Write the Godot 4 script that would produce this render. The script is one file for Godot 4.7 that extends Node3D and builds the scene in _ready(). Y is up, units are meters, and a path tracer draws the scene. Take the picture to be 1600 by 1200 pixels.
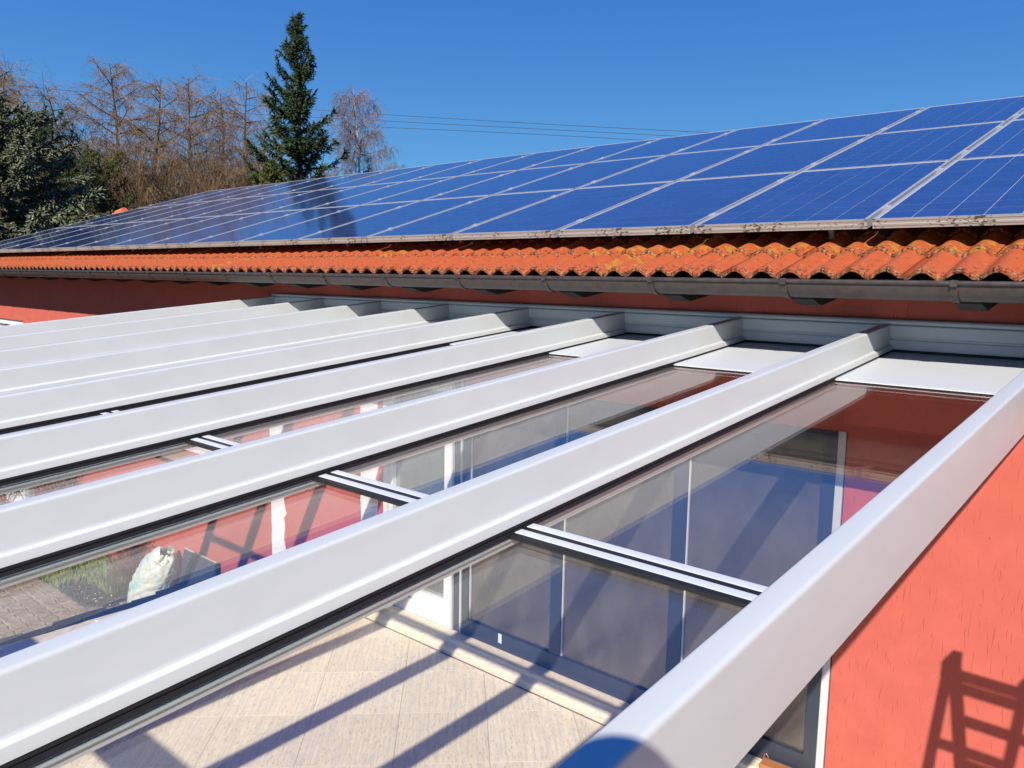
extends Node3D

# World axes: facade of the house is the plane z = 0 (x runs along it, +z towards the terrace), terrace floor is y = 0.
const ROOF_PITCH := 0.3028
const BEAM_FALL := 0.0945
const BEAM_TOP := 2.782
const PLATE_Z := 0.06
const SUN := Vector3(0.494, 0.785, 1.0)
const YARD := -1.0
const PITCH_X := 0.808

var M := {}
var rng := RandomNumberGenerator.new()

class Geo:
	var v := PackedVector3Array()
	var n := PackedVector3Array()
	var uv := PackedVector2Array()
	var c := PackedColorArray()
	var ix := PackedInt32Array()
	var col := Color(1, 1, 1)
	var colored := false

	func vert(p: Vector3, nn: Vector3, t := Vector2.ZERO) -> int:
		v.append(p); n.append(nn); uv.append(t); c.append(col)
		return v.size() - 1

	func tri_n(a: Vector3, b: Vector3, d: Vector3, nn: Vector3, ta := Vector2.ZERO, tb := Vector2.ZERO, td := Vector2.ZERO):
		var i := vert(a, nn, ta); vert(b, nn, tb); vert(d, nn, td)
		if (b - a).cross(d - a).dot(nn) > 0.0:
			ix.append_array([i, i + 2, i + 1])
		else:
			ix.append_array([i, i + 1, i + 2])

	func tri_o(a: Vector3, b: Vector3, d: Vector3, hint: Vector3):
		var nn := (b - a).cross(d - a).normalized()
		if nn.dot(hint) < 0.0: nn = -nn
		tri_n(a, b, d, nn)

	func quad(a: Vector3, b: Vector3, d: Vector3, e: Vector3, hint: Vector3, ts := []):
		var nn := (d - a).cross(e - b).normalized()
		if nn.dot(hint) < 0.0: nn = -nn
		var t: Array = ts if ts.size() == 4 else [Vector2(0, 0), Vector2(1, 0), Vector2(1, 1), Vector2(0, 1)]
		var i := vert(a, nn, t[0]); vert(b, nn, t[1]); vert(d, nn, t[2]); vert(e, nn, t[3])
		if (d - a).cross(e - b).dot(nn) > 0.0:
			ix.append_array([i, i + 2, i + 1, i, i + 3, i + 2])
		else:
			ix.append_array([i, i + 1, i + 2, i, i + 2, i + 3])

	func box(lo: Vector3, hi: Vector3, xf := Transform3D.IDENTITY):
		var p := []
		for k in 8:
			p.append(xf * Vector3(hi.x if k & 1 else lo.x, hi.y if k & 2 else lo.y, hi.z if k & 4 else lo.z))
		var b := xf.basis
		quad(p[0], p[2], p[6], p[4], -b.x); quad(p[1], p[3], p[7], p[5], b.x)
		quad(p[0], p[1], p[5], p[4], -b.y); quad(p[2], p[3], p[7], p[6], b.y)
		quad(p[0], p[1], p[3], p[2], -b.z); quad(p[4], p[5], p[7], p[6], b.z)

	# closed profile, counter-clockwise in (u, w), swept along l
	func extrude(prof: PackedVector2Array, o: Vector3, u: Vector3, w: Vector3, l: Vector3, caps := true, smooth := false):
		var k := prof.size()
		if Geometry2D.is_polygon_clockwise(prof):
			prof = prof.duplicate(); prof.reverse()
		var ens := []
		for i in k:
			var q := prof[(i + 1) % k] - prof[i]
			ens.append((u * q.y - w * q.x).normalized())
		for i in k:
			var a := o + u * prof[i].x + w * prof[i].y
			var b := o + u * prof[(i + 1) % k].x + w * prof[(i + 1) % k].y
			var nn: Vector3 = ens[i]
			if smooth:
				var na: Vector3 = (nn + ens[(i + k - 1) % k]).normalized() if nn.dot(ens[(i + k - 1) % k]) > 0.9 else nn
				var nb: Vector3 = (nn + ens[(i + 1) % k]).normalized() if nn.dot(ens[(i + 1) % k]) > 0.9 else nn
				var s := vert(a, na, Vector2(0, 0)); vert(b, nb, Vector2(1, 0)); vert(b + l, nb, Vector2(1, 1)); vert(a + l, na, Vector2(0, 1))
				if (b - a).cross(l).dot(nn) > 0.0:
					ix.append_array([s, s + 2, s + 1, s, s + 3, s + 2])
				else:
					ix.append_array([s, s + 1, s + 2, s, s + 2, s + 3])
			else:
				quad(a, b, b + l, a + l, nn)
		if caps:
			var t := Geometry2D.triangulate_polygon(prof)
			for j in range(0, t.size(), 3):
				var q := []
				for m in 3: q.append(o + u * prof[t[j + m]].x + w * prof[t[j + m]].y)
				tri_n(q[0], q[1], q[2], -l.normalized())
				tri_n(q[0] + l, q[1] + l, q[2] + l, l.normalized())

	func stick(a: Vector3, b: Vector3, r0: float, r1: float):
		var d := (b - a).normalized()
		var u := d.cross(Vector3(0.3, 0.8, 0.52)).normalized()
		var w := d.cross(u)
		var i := v.size()
		for k in 3:
			var q := u * cos(TAU * k / 3.0) + w * sin(TAU * k / 3.0)
			vert(a + q * r0, q); vert(b + q * r1, q)
		for k in 3:
			var p := i + 2 * k
			var q := i + 2 * ((k + 1) % 3)
			ix.append_array([p, p + 1, q, q, p + 1, q + 1])

	# three-sided spindle: a needle spray
	func spindle(a: Vector3, b: Vector3, r: float, up: Vector3):
		var d := b - a
		var u := d.cross(up)
		if u.length() < 1e-5: u = d.cross(Vector3(1, 0, 0.2))
		u = u.normalized()
		var w := u.cross(d).normalized()
		var m := a + d * 0.4
		var i := vert(a, (w - d.normalized()).normalized())
		vert(m + u * r, u); vert(m - u * r, -u); vert(m + w * r * 0.8, w); vert(b, (d.normalized() + w).normalized())
		ix.append_array([i, i + 3, i + 1, i, i + 2, i + 3, i, i + 1, i + 2, i + 4, i + 1, i + 3, i + 4, i + 3, i + 2, i + 4, i + 2, i + 1])

	func tube(pts: Array, rad: Array, sides := 6, cap := true):
		var i := v.size()
		var u := Vector3.ZERO
		var along := 0.0
		for k in pts.size():
			var d: Vector3 = (pts[mini(k + 1, pts.size() - 1)] - pts[maxi(k - 1, 0)]).normalized()
			if k == 0:
				u = d.cross(Vector3(0, 0, 1) if absf(d.z) < 0.8 else Vector3(0, 1, 0)).normalized()
			else:
				u = (u - d * u.dot(d)).normalized()
				along += pts[k].distance_to(pts[k - 1])
			var w := d.cross(u)
			for s in sides:
				var q := u * cos(TAU * s / sides) + w * sin(TAU * s / sides)
				vert(pts[k] + q * rad[k], q, Vector2(float(s) / sides, along))
		for k in pts.size() - 1:
			for s in sides:
				var a := i + k * sides + s
				var b := i + k * sides + (s + 1) % sides
				ix.append_array([a, a + sides, b, b, a + sides, b + sides])
		if cap:
			for e in [0, pts.size() - 1]:
				var d2: Vector3 = (pts[0] - pts[1]).normalized() if e == 0 else (pts[-1] - pts[-2]).normalized()
				var m := vert(pts[e], d2)
				for s in sides:
					var a := vert(v[i + e * sides + s], d2)
					var b := vert(v[i + e * sides + (s + 1) % sides], d2)
					if (v[a] - v[m]).cross(v[b] - v[m]).dot(d2) > 0.0:
						ix.append_array([m, b, a])
					else:
						ix.append_array([m, a, b])

	func mesh() -> ArrayMesh:
		var arr := []
		arr.resize(Mesh.ARRAY_MAX)
		arr[Mesh.ARRAY_VERTEX] = v; arr[Mesh.ARRAY_NORMAL] = n; arr[Mesh.ARRAY_TEX_UV] = uv; arr[Mesh.ARRAY_INDEX] = ix
		if colored: arr[Mesh.ARRAY_COLOR] = c
		var m := ArrayMesh.new()
		m.add_surface_from_arrays(Mesh.PRIMITIVE_TRIANGLES, arr)
		return m

# ---------------------------------------------------------------- helpers
var used := {}

func numbered(called: String) -> String:
	if not used.has(called):
		used[called] = 0
		return called
	used[called] += 1
	return "%s_%03d" % [called, used[called]]

func obj(called: String, mesh: Mesh, mat: Material, parent: Node = null) -> MeshInstance3D:
	var o := MeshInstance3D.new()
	o.mesh = mesh
	o.material_override = mat
	o.cast_shadow = GeometryInstance3D.SHADOW_CASTING_SETTING_ON
	if parent == null:
		o.name = numbered(called); add_child(o)
	else:
		o.name = called; parent.add_child(o, true)
	return o

func node(called: String, parent: Node = null, at := Vector3.ZERO) -> Node3D:
	var o := Node3D.new()
	if parent == null:
		o.name = numbered(called); add_child(o)
	else:
		o.name = called; parent.add_child(o, true)
	o.position = at
	return o

func tag(o: Node, label: String, category: String, group := "", kind := "") -> Node:
	if label: o.set_meta("label", label)
	if category: o.set_meta("category", category)
	if group: o.set_meta("group", group)
	if kind: o.set_meta("kind", kind)
	return o

func lin(r: float, g: float, b: float, a := 1.0) -> Color:
	var k := Color(r, g, b).linear_to_srgb()
	k.a = a
	return k

func mat(r: float, g: float, b: float, rough := 0.7, metal := 0.0, spec := 0.5) -> StandardMaterial3D:
	var m := StandardMaterial3D.new()
	m.albedo_color = lin(r, g, b); m.roughness = rough; m.metallic = metal; m.metallic_specular = spec
	return m

func noise(freq: float, seed_: int, oct := 3) -> FastNoiseLite:
	var f := FastNoiseLite.new()
	f.noise_type = FastNoiseLite.TYPE_SIMPLEX_SMOOTH
	f.frequency = freq; f.seed = seed_; f.fractal_octaves = oct
	return f

func noise_tex(size: int, freq: float, seed_: int, ramp: Array, oct := 4) -> NoiseTexture2D:
	var t := NoiseTexture2D.new()
	t.width = size; t.height = size; t.seamless = true
	t.noise = noise(freq, seed_, oct)
	var g := Gradient.new()
	g.offsets = PackedFloat32Array(ramp.map(func(x): return x[0]))
	g.colors = PackedColorArray(ramp.map(func(x): return x[1]))
	t.color_ramp = g
	return t

func image_tex(img: Image) -> ImageTexture:
	img.generate_mipmaps()
	return ImageTexture.create_from_image(img)

func rounded(pts: Array, radii: Array, seg := 4) -> PackedVector2Array:
	var out := PackedVector2Array()
	var k := pts.size()
	for i in k:
		var p: Vector2 = pts[i]
		var r: float = radii[i]
		if r <= 0.0:
			out.append(p)
			continue
		var a: Vector2 = p + (pts[(i + k - 1) % k] - p).normalized() * r
		var b: Vector2 = p + (pts[(i + 1) % k] - p).normalized() * r
		for s in seg + 1:
			var t := float(s) / seg
			out.append(a.lerp(p, t).lerp(p.lerp(b, t), t))
	return out

func beam_y(z: float, h := 0.0) -> float:
	return BEAM_TOP - BEAM_FALL * (z - PLATE_Z) - h

# ---------------------------------------------------------------- materials
func make_materials():
	M.alu = mat(0.505, 0.522, 0.522, 0.36, 0.0, 0.5)
	var grain := noise_tex(1024, 0.010, 5, [[0.0, Color(0.975, 0.974, 0.972)], [0.5, Color(0.992, 0.992, 0.991)], [1.0, Color(1, 1, 1)]], 7)
	M.alu.albedo_texture = grain
	M.alu.uv1_triplanar = true; M.alu.uv1_world_triplanar = true; M.alu.uv1_scale = Vector3(0.9, 0.9, 0.35)
	M.panel_white = mat(0.51, 0.535, 0.565, 0.45)
	M.rubber = mat(0.012, 0.012, 0.014, 0.5, 0.0, 0.35)
	M.glass = mat(0.02, 0.03, 0.027, 0.0, 0.0, 0.5)
	M.glass.transparency = BaseMaterial3D.TRANSPARENCY_ALPHA
	M.glass.albedo_color.a = 0.02
	M.glass_edge = mat(0.36, 0.42, 0.40, 0.15)
	M.window_glass = mat(0.3, 0.34, 0.32, 0.0, 0.0, 0.5)
	M.window_glass.transparency = BaseMaterial3D.TRANSPARENCY_ALPHA
	M.window_glass.albedo_color.a = 0.25
	M.white_paint = mat(0.68, 0.68, 0.66, 0.55)
	M.pvc = mat(0.68, 0.68, 0.68, 0.3)
	M.anthracite = mat(0.030, 0.038, 0.056, 0.3)
	M.steel = mat(0.45, 0.44, 0.43, 0.4, 0.4)
	M.gutter = mat(0.060, 0.049, 0.043, 0.5, 0.0)
	M.gutter.albedo_texture = noise_tex(512, 0.02, 31, [[0.0, Color(0.6, 0.56, 0.54)], [0.5, Color(0.85, 0.82, 0.8)], [1.0, Color(1, 1, 1)]], 5)
	M.gutter.uv1_triplanar = true; M.gutter.uv1_world_triplanar = true; M.gutter.uv1_scale = Vector3(1.5, 1.5, 1.5)
	M.black_wood = mat(0.015, 0.013, 0.012, 0.8)
	M.dark = mat(0.02, 0.02, 0.022, 0.9)
	# plaster: vertical drag marks
	var sz := 1024
	var hi := Image.create(sz, sz, false, Image.FORMAT_L8)
	hi.fill(Color(0.75, 0.75, 0.75))
	var fine := noise(0.12, 3, 2)
	for y in sz:
		for x in sz:
			var g := 0.75 + 0.07 * fine.get_noise_2d(x, y)
			hi.set_pixel(x, y, Color(g, g, g))
	rng.seed = 11
	for k in 420:
		var x := rng.randf() * sz
		var y := rng.randf() * sz
		var ln := int(rng.randf_range(8, 70) * (1.6 if rng.randf() < 0.2 else 1.0))
		var dep := rng.randf_range(0.25, 0.6)
		var drift := rng.randf_range(-0.12, 0.12)
		for s in ln:
			x += drift + rng.randf_range(-0.45, 0.45)
			var tap := sin(PI * (s + 1.0) / (ln + 1.0))
			for q in range(0, 2):
				var px := posmod(int(x) + q, sz)
				var py := posmod(int(y) + s, sz)
				var g := hi.get_pixel(px, py).r - dep * tap * (0.5 if q != 0 else 1.0)
				hi.set_pixel(px, py, Color(maxf(g, 0), 0, 0))
			var pr := posmod(int(x) + 3, sz)
			var py2 := posmod(int(y) + s, sz)
			var g2 := minf(1.0, hi.get_pixel(pr, py2).r + 0.12 * tap)
			hi.set_pixel(pr, py2, Color(g2, 0, 0))
	M.plaster = mat(0.435, 0.104, 0.078, 0.85, 0.0, 0.18)
	M.plaster.resource_name = "coral_plaster"
	M.plaster.albedo_texture = noise_tex(512, 0.012, 8, [[0.0, Color(0.95, 0.94, 0.93)], [1.0, Color(1, 1, 1)]], 5)
	M.plaster.heightmap_enabled = true
	M.plaster.heightmap_texture = image_tex(hi)
	M.plaster.heightmap_scale = 0.45
	M.plaster.uv1_triplanar = true; M.plaster.uv1_world_triplanar = true; M.plaster.uv1_scale = Vector3(0.72, 0.72, 0.72)
	# travertine
	var ts := 512
	var tv := Image.create(ts, ts, false, Image.FORMAT_RGB8)
	var n1 := noise(0.012, 21, 4)
	var n2 := noise(0.05, 22, 3)
	var n3 := noise(0.11, 23, 2)
	for y in ts:
		for x in ts:
			var w := 7.0 * n1.get_noise_2d(x * 0.25, y)
			var b := n2.get_noise_2d(x * 0.05, y * 1.6 + w)
			var b2 := n3.get_noise_2d(x * 0.07, y * 2.4 + w * 1.5)
			var p := n3.get_noise_2d(x * 0.22 + 500.0, y * 1.6 + w)
			var g := 0.895 + 0.075 * b + 0.03 * b2 + 0.03 * n1.get_noise_2d(x * 2.0, y * 2.0)
			var pit := smoothstep(0.42, 0.60, p)
			var k := Color(g, g * (0.945 - 0.015 * b), g * (0.87 - 0.05 * b))
			tv.set_pixel(x, y, k.lerp(Color(0.62, 0.53, 0.41), pit * 0.5))
	var tvt := image_tex(tv)
	M.travertine = []
	for k in 3:
		var t := mat([0.90, 0.86, 0.93][k], [0.90, 0.855, 0.925][k], [0.825, 0.78, 0.855][k], 0.55, 0.0, 0.4)
		t.albedo_texture = tvt
		M.travertine.append(t)
	M.kerb = mat(0.84, 0.82, 0.74, 0.6)
	M.kerb.albedo_texture = tvt
	M.kerb.uv1_triplanar = true; M.kerb.uv1_world_triplanar = true; M.kerb.uv1_scale = Vector3(0.8, 0.8, 0.8)
	M.grout = mat(0.30, 0.26, 0.21, 0.9)
	M.concrete = mat(0.30, 0.28, 0.26, 0.9)
	M.concrete.albedo_texture = noise_tex(512, 0.02, 41, [[0.0, Color(0.6, 0.6, 0.6)], [1.0, Color(1, 1, 1)]], 5)
	M.concrete.uv1_triplanar = true; M.concrete.uv1_world_triplanar = true
	# clay tiles, each with its own growth of lichen
	M.tile = []
	for k in 6:
		var s := 192
		var im := Image.create(s, s, false, Image.FORMAT_RGB8)
		var a := noise(0.03, 60 + k, 4)
		var b := noise(0.045, 70 + k, 4)
		var d := noise(0.10, 80 + k, 3)
		var e := noise(0.06, 90 + k, 4)
		for y in s:
			var v := float(y) / s
			for x in s:
				var base := Color(0.765, 0.41, 0.26).lerp(Color(0.70, 0.35, 0.21), 0.5 + 0.5 * a.get_noise_2d(x, y))
				var low := exp(-v * 9.0)
				var moss := smoothstep(0.40 - 0.65 * low, 0.62 - 0.6 * low, b.get_noise_2d(x, y))
				base = base.lerp(Color(0.34, 0.25, 0.17), moss * 0.6)
				var yel := smoothstep(0.06 if k > 2 else 0.46, 0.30 if k > 2 else 0.58, e.get_noise_2d(x * 0.45, y * 0.45))
				base = base.lerp(Color(0.72, 0.58, 0.20), yel * 0.7)
				var wh := smoothstep(0.60 - 0.5 * low, 0.70 - 0.5 * low, d.get_noise_2d(x * 0.7, y * 0.7))
				base = base.lerp(Color(0.66, 0.62, 0.52), wh * 0.8)
				var dk := smoothstep(0.62 - 0.42 * low, 0.74 - 0.42 * low, d.get_noise_2d(x * 0.7 + 300, y * 0.7))
				base = base.lerp(Color(0.12, 0.09, 0.07), dk * 0.8)
				im.set_pixel(x, y, base)
		var t := mat(1, 1, 1, 0.75, 0.0, 0.35)
		t.albedo_color = Color(0.87, 0.825, 0.77)
		t.albedo_texture = image_tex(im)
		M.tile.append(t)
	# grimy aluminium frame of the solar modules
	var fs := Image.create(512, 64, false, Image.FORMAT_RGB8)
	var f1 := noise(0.09, 101, 4)
	var f2 := noise(0.012, 102, 3)
	for y in 64:
		for x in 512:
			var rib := 0.93 if (y % 13) < 2 else 1.0
			var g := 0.80 * rib
			var spot := smoothstep(0.18, 0.42, f1.get_noise_2d(x, y * 0.45) + 0.5 * f2.get_noise_2d(x, 5.0) - 0.12)
			fs.set_pixel(x, y, Color(g, g * 0.98, g * 0.95).lerp(Color(0.22, 0.18, 0.14), spot * 0.7))
	M.frame = mat(0.52, 0.51, 0.49, 0.5, 0.15)
	M.frame.albedo_texture = image_tex(fs)
	M.frame_plain = mat(0.40, 0.41, 0.42, 0.4, 0.4)
	M.cell = []
	for k in 4:
		var m := mat([0.027, 0.030, 0.025, 0.032][k], [0.046, 0.051, 0.043, 0.054][k], [0.140, 0.153, 0.131, 0.159][k], 0.35, 0.0, 0.5)
		m.clearcoat_enabled = true; m.clearcoat = 1.0; m.clearcoat_roughness = 0.07
		m.albedo_texture = noise_tex(256, 0.045, 200 + k, [[0.0, Color(0.72, 0.75, 0.85)], [1.0, Color(1, 1, 1)]], 3)
		m.uv1_triplanar = true; m.uv1_world_triplanar = true; m.uv1_scale = Vector3(1.7, 1.7, 1.7)
		M.cell.append(m)
	M.backsheet = mat(0.44, 0.48, 0.58, 0.4)
	M.backsheet.clearcoat_enabled = true; M.backsheet.clearcoat = 1.0; M.backsheet.clearcoat_roughness = 0.07
	# protective film taped over the garden window
	M.film = mat(0.078, 0.071, 0.066, 0.24, 0.0, 0.707)
	M.film.clearcoat_enabled = true; M.film.clearcoat = 1.0; M.film.clearcoat_roughness = 0.16
	var wr := NoiseTexture2D.new()
	wr.width = 512; wr.height = 512; wr.seamless = true; wr.as_normal_map = true; wr.bump_strength = 5.0
	wr.noise = noise(0.006, 77, 4)
	M.film.normal_enabled = true; M.film.normal_texture = wr; M.film.normal_scale = 0.35
	M.film.albedo_texture = noise_tex(512, 0.007, 78, [[0.0, Color(0.72, 0.70, 0.70)], [1.0, Color(1, 1, 1)]], 4)
	M.film.uv1_triplanar = true; M.film.uv1_world_triplanar = true; M.film.uv1_scale = Vector3(0.9, 0.5, 0.9)
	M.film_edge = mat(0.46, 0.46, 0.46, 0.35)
	M.tape = mat(0.55, 0.58, 0.58, 0.3)
	M.sill_brown = mat(0.30, 0.19, 0.14, 0.7)
	M.wood_brown = mat(0.33, 0.13, 0.045, 0.6)
	M.copper = mat(0.55, 0.25, 0.14, 0.35, 0.8)
	M.paver = []
	for k in 3:
		var p := mat([0.36, 0.32, 0.39][k], [0.305, 0.27, 0.33][k], [0.24, 0.21, 0.26][k], 0.9, 0.0, 0.25)
		p.albedo_texture = noise_tex(256, 0.03, 300 + k, [[0.0, Color(0.62, 0.6, 0.58)], [1.0, Color(1, 1, 1)]], 4)
		p.uv1_triplanar = true; p.uv1_world_triplanar = true; p.uv1_scale = Vector3(1.3, 1.3, 1.3)
		M.paver.append(p)
	M.sand = mat(0.13, 0.105, 0.08, 0.95)
	M.soil = mat(0.035, 0.03, 0.027, 0.95)
	M.ground = mat(0.09, 0.085, 0.05, 0.95)
	M.ground.albedo_texture = noise_tex(512, 0.01, 51, [[0.0, Color(0.6, 0.7, 0.5)], [1.0, Color(1, 0.95, 0.85)]], 5)
	M.ground.uv1_triplanar = true; M.ground.uv1_world_triplanar = true; M.ground.uv1_scale = Vector3(0.2, 0.2, 0.2)
	M.veg = mat(1, 1, 1, 0.8, 0.0, 0.3)
	M.veg.albedo_color = Color(1, 1, 1)
	M.veg.vertex_color_use_as_albedo = true
	M.bark = mat(1, 1, 1, 0.9, 0.0, 0.2)
	M.bark.albedo_color = Color(1, 1, 1)
	M.bark.vertex_color_use_as_albedo = true
	M.plastic_bag = mat(1, 1, 1, 0.4, 0.0, 0.5)
	var bs := Image.create(256, 256, false, Image.FORMAT_RGB8)
	var b1 := noise(0.018, 401, 3)
	var b2 := noise(0.05, 402, 3)
	for y in 256:
		for x in 256:
			var k := Color(0.70, 0.71, 0.67)
			k = k.lerp(Color(0.42, 0.68, 0.72), smoothstep(0.30, 0.44, b1.get_noise_2d(x, y * 0.7)) * 0.7)
			k = k.lerp(Color(0.62, 0.60, 0.50), smoothstep(0.2, 0.5, b2.get_noise_2d(x, y)) * 0.5)
			bs.set_pixel(x, y, k)
	M.plastic_bag.albedo_texture = image_tex(bs)
	M.unit = mat(0.020, 0.030, 0.050, 0.75)
	M.wire = mat(0.03, 0.03, 0.035, 0.6)
	M.clay = mat(0.55, 0.13, 0.06, 0.8)
	M.ladder = mat(0.5, 0.5, 0.5, 0.35, 0.7)

# ---------------------------------------------------------------- setting
func build_ground():
	var g := Geo.new()
	g.quad(Vector3(-900, YARD - 0.06, -900), Vector3(900, YARD - 0.06, -900), Vector3(900, YARD - 0.06, 900), Vector3(-900, YARD - 0.06, 900), Vector3.UP)
	tag(obj("ground", g.mesh(), M.ground), "", "", "", "structure")
	# courtyard bed of sand under the pavers
	g = Geo.new()
	g.box(Vector3(-17.0, YARD - 0.056, -0.0), Vector3(-7.16, YARD - 0.018, 6.0))
	var yard := obj("courtyard_pavement", g.mesh(), M.sand)
	tag(yard, "", "", "", "structure")
	# pavers: waisted concrete stones in staggered rows
	var pm := []
	for k in 2:
		var prof := PackedVector2Array()
		var hw := 0.0985
		var hd := 0.0785
		var e := 0.012
		for p in [Vector2(-hw, -hd), Vector2(-hw * 0.45, -hd), Vector2(-hw * 0.3, -hd + e), Vector2(hw * 0.3, -hd + e), Vector2(hw * 0.45, -hd), Vector2(hw, -hd), Vector2(hw - e, 0), Vector2(hw, hd), Vector2(hw * 0.45, hd), Vector2(hw * 0.3, hd - e), Vector2(-hw * 0.3, hd - e), Vector2(-hw * 0.45, hd), Vector2(-hw, hd), Vector2(-hw + e, 0)]:
			prof.append(p)
		pm.append(prism_bevel(prof, 0.06, 0.007))
	rng.seed = 5
	var rest := Geo.new()
	var count := 0
	var bed := bed_outline()
	var spots := []
	for iz in 36:
		for ix in 50:
			var x := -16.9 + ix * 0.2 + (0.1 if iz % 2 else 0.0)
			var z := 0.1 + iz * 0.16
			if x > -7.3: continue
			if Geometry2D.is_point_in_polygon(Vector2(x, z), bed): continue
			spots.append(Vector2(x, z))
	# those that show largest in view become single stones
	spots.sort_custom(func(a, b): return absf(a.x + 10.6) + 1.3 * absf(a.y - 1.25) < absf(b.x + 10.6) + 1.3 * absf(b.y - 1.25))
	for s in spots:
		var lift := rng.randf_range(-0.004, 0.004)
		var turn := rng.randf_range(-0.025, 0.025)
		if count < 300:
			var o := obj("paver", pm[0], M.paver[rng.randi() % 3], yard)
			o.position = Vector3(s.x, YARD - 0.06 + lift, s.y)
			o.rotation = Vector3(rng.randf_range(-0.02, 0.02), turn, rng.randf_range(-0.02, 0.02))
			count += 1
		else:
			rest.box(Vector3(-0.094, 0, -0.074), Vector3(0.094, 0.06 + lift, 0.074), Transform3D(Basis(Vector3.UP, turn), Vector3(s.x, YARD - 0.06, s.y)))
	tag(obj("pavers_beyond", rest.mesh(), M.paver[0], yard), "", "", "", "stuff")

# prism with a bevelled upper edge, standing on y = 0, outline in (x, z)
func prism_bevel(prof: PackedVector2Array, h: float, bev: float) -> ArrayMesh:
	var g := Geo.new()
	prism_into(g, prof, 0.0, h, bev, false)
	return g.mesh()

func prism_into(g: Geo, prof: PackedVector2Array, y0: float, y1: float, bev: float, uvs: bool, grain := Vector2(1, 0), off := Vector2.ZERO, per := 1.0):
	if Geometry2D.is_polygon_clockwise(prof):
		prof = prof.duplicate(); prof.reverse()
	var inner := PackedVector2Array()
	var k := prof.size()
	for i in k:
		var d0 := (prof[i] - prof[(i + k - 1) % k]).normalized()
		var d1 := (prof[(i + 1) % k] - prof[i]).normalized()
		var n0 := Vector2(-d0.y, d0.x)
		var n1 := Vector2(-d1.y, d1.x)
		var m := (n0 + n1)
		inner.append(prof[i] + m / maxf(0.35, 1.0 + n0.dot(n1)) * bev)
	for i in k:
		var j := (i + 1) % k
		var e := prof[j] - prof[i]
		var out := Vector3(e.y, 0, -e.x)
		g.quad(Vector3(prof[i].x, y0, prof[i].y), Vector3(prof[j].x, y0, prof[j].y), Vector3(prof[j].x, y1 - bev, prof[j].y), Vector3(prof[i].x, y1 - bev, prof[i].y), out)
		g.quad(Vector3(prof[i].x, y1 - bev, prof[i].y), Vector3(prof[j].x, y1 - bev, prof[j].y), Vector3(inner[j].x, y1, inner[j].y), Vector3(inner[i].x, y1, inner[i].y), out + Vector3.UP)
	var t := Geometry2D.triangulate_polygon(inner)
	var cross := Vector2(-grain.y, grain.x)
	for q in range(0, t.size(), 3):
		var p := [inner[t[q]], inner[t[q + 1]], inner[t[q + 2]]]
		var w := []
		for s in 3: w.append(Vector2(p[s].dot(grain), p[s].dot(cross)) * per + off)
		g.tri_n(Vector3(p[0].x, y1, p[0].y), Vector3(p[1].x, y1, p[1].y), Vector3(p[2].x, y1, p[2].y), Vector3.UP, w[0], w[1], w[2])

func bed_outline() -> PackedVector2Array:
	return PackedVector2Array([Vector2(-12.9, 0.0), Vector2(-12.4, 0.45), Vector2(-11.25, 0.88), Vector2(-10.4, 0.82), Vector2(-9.95, 0.80), Vector2(-9.72, 0.58), Vector2(-9.74, 0.0)])

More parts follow.
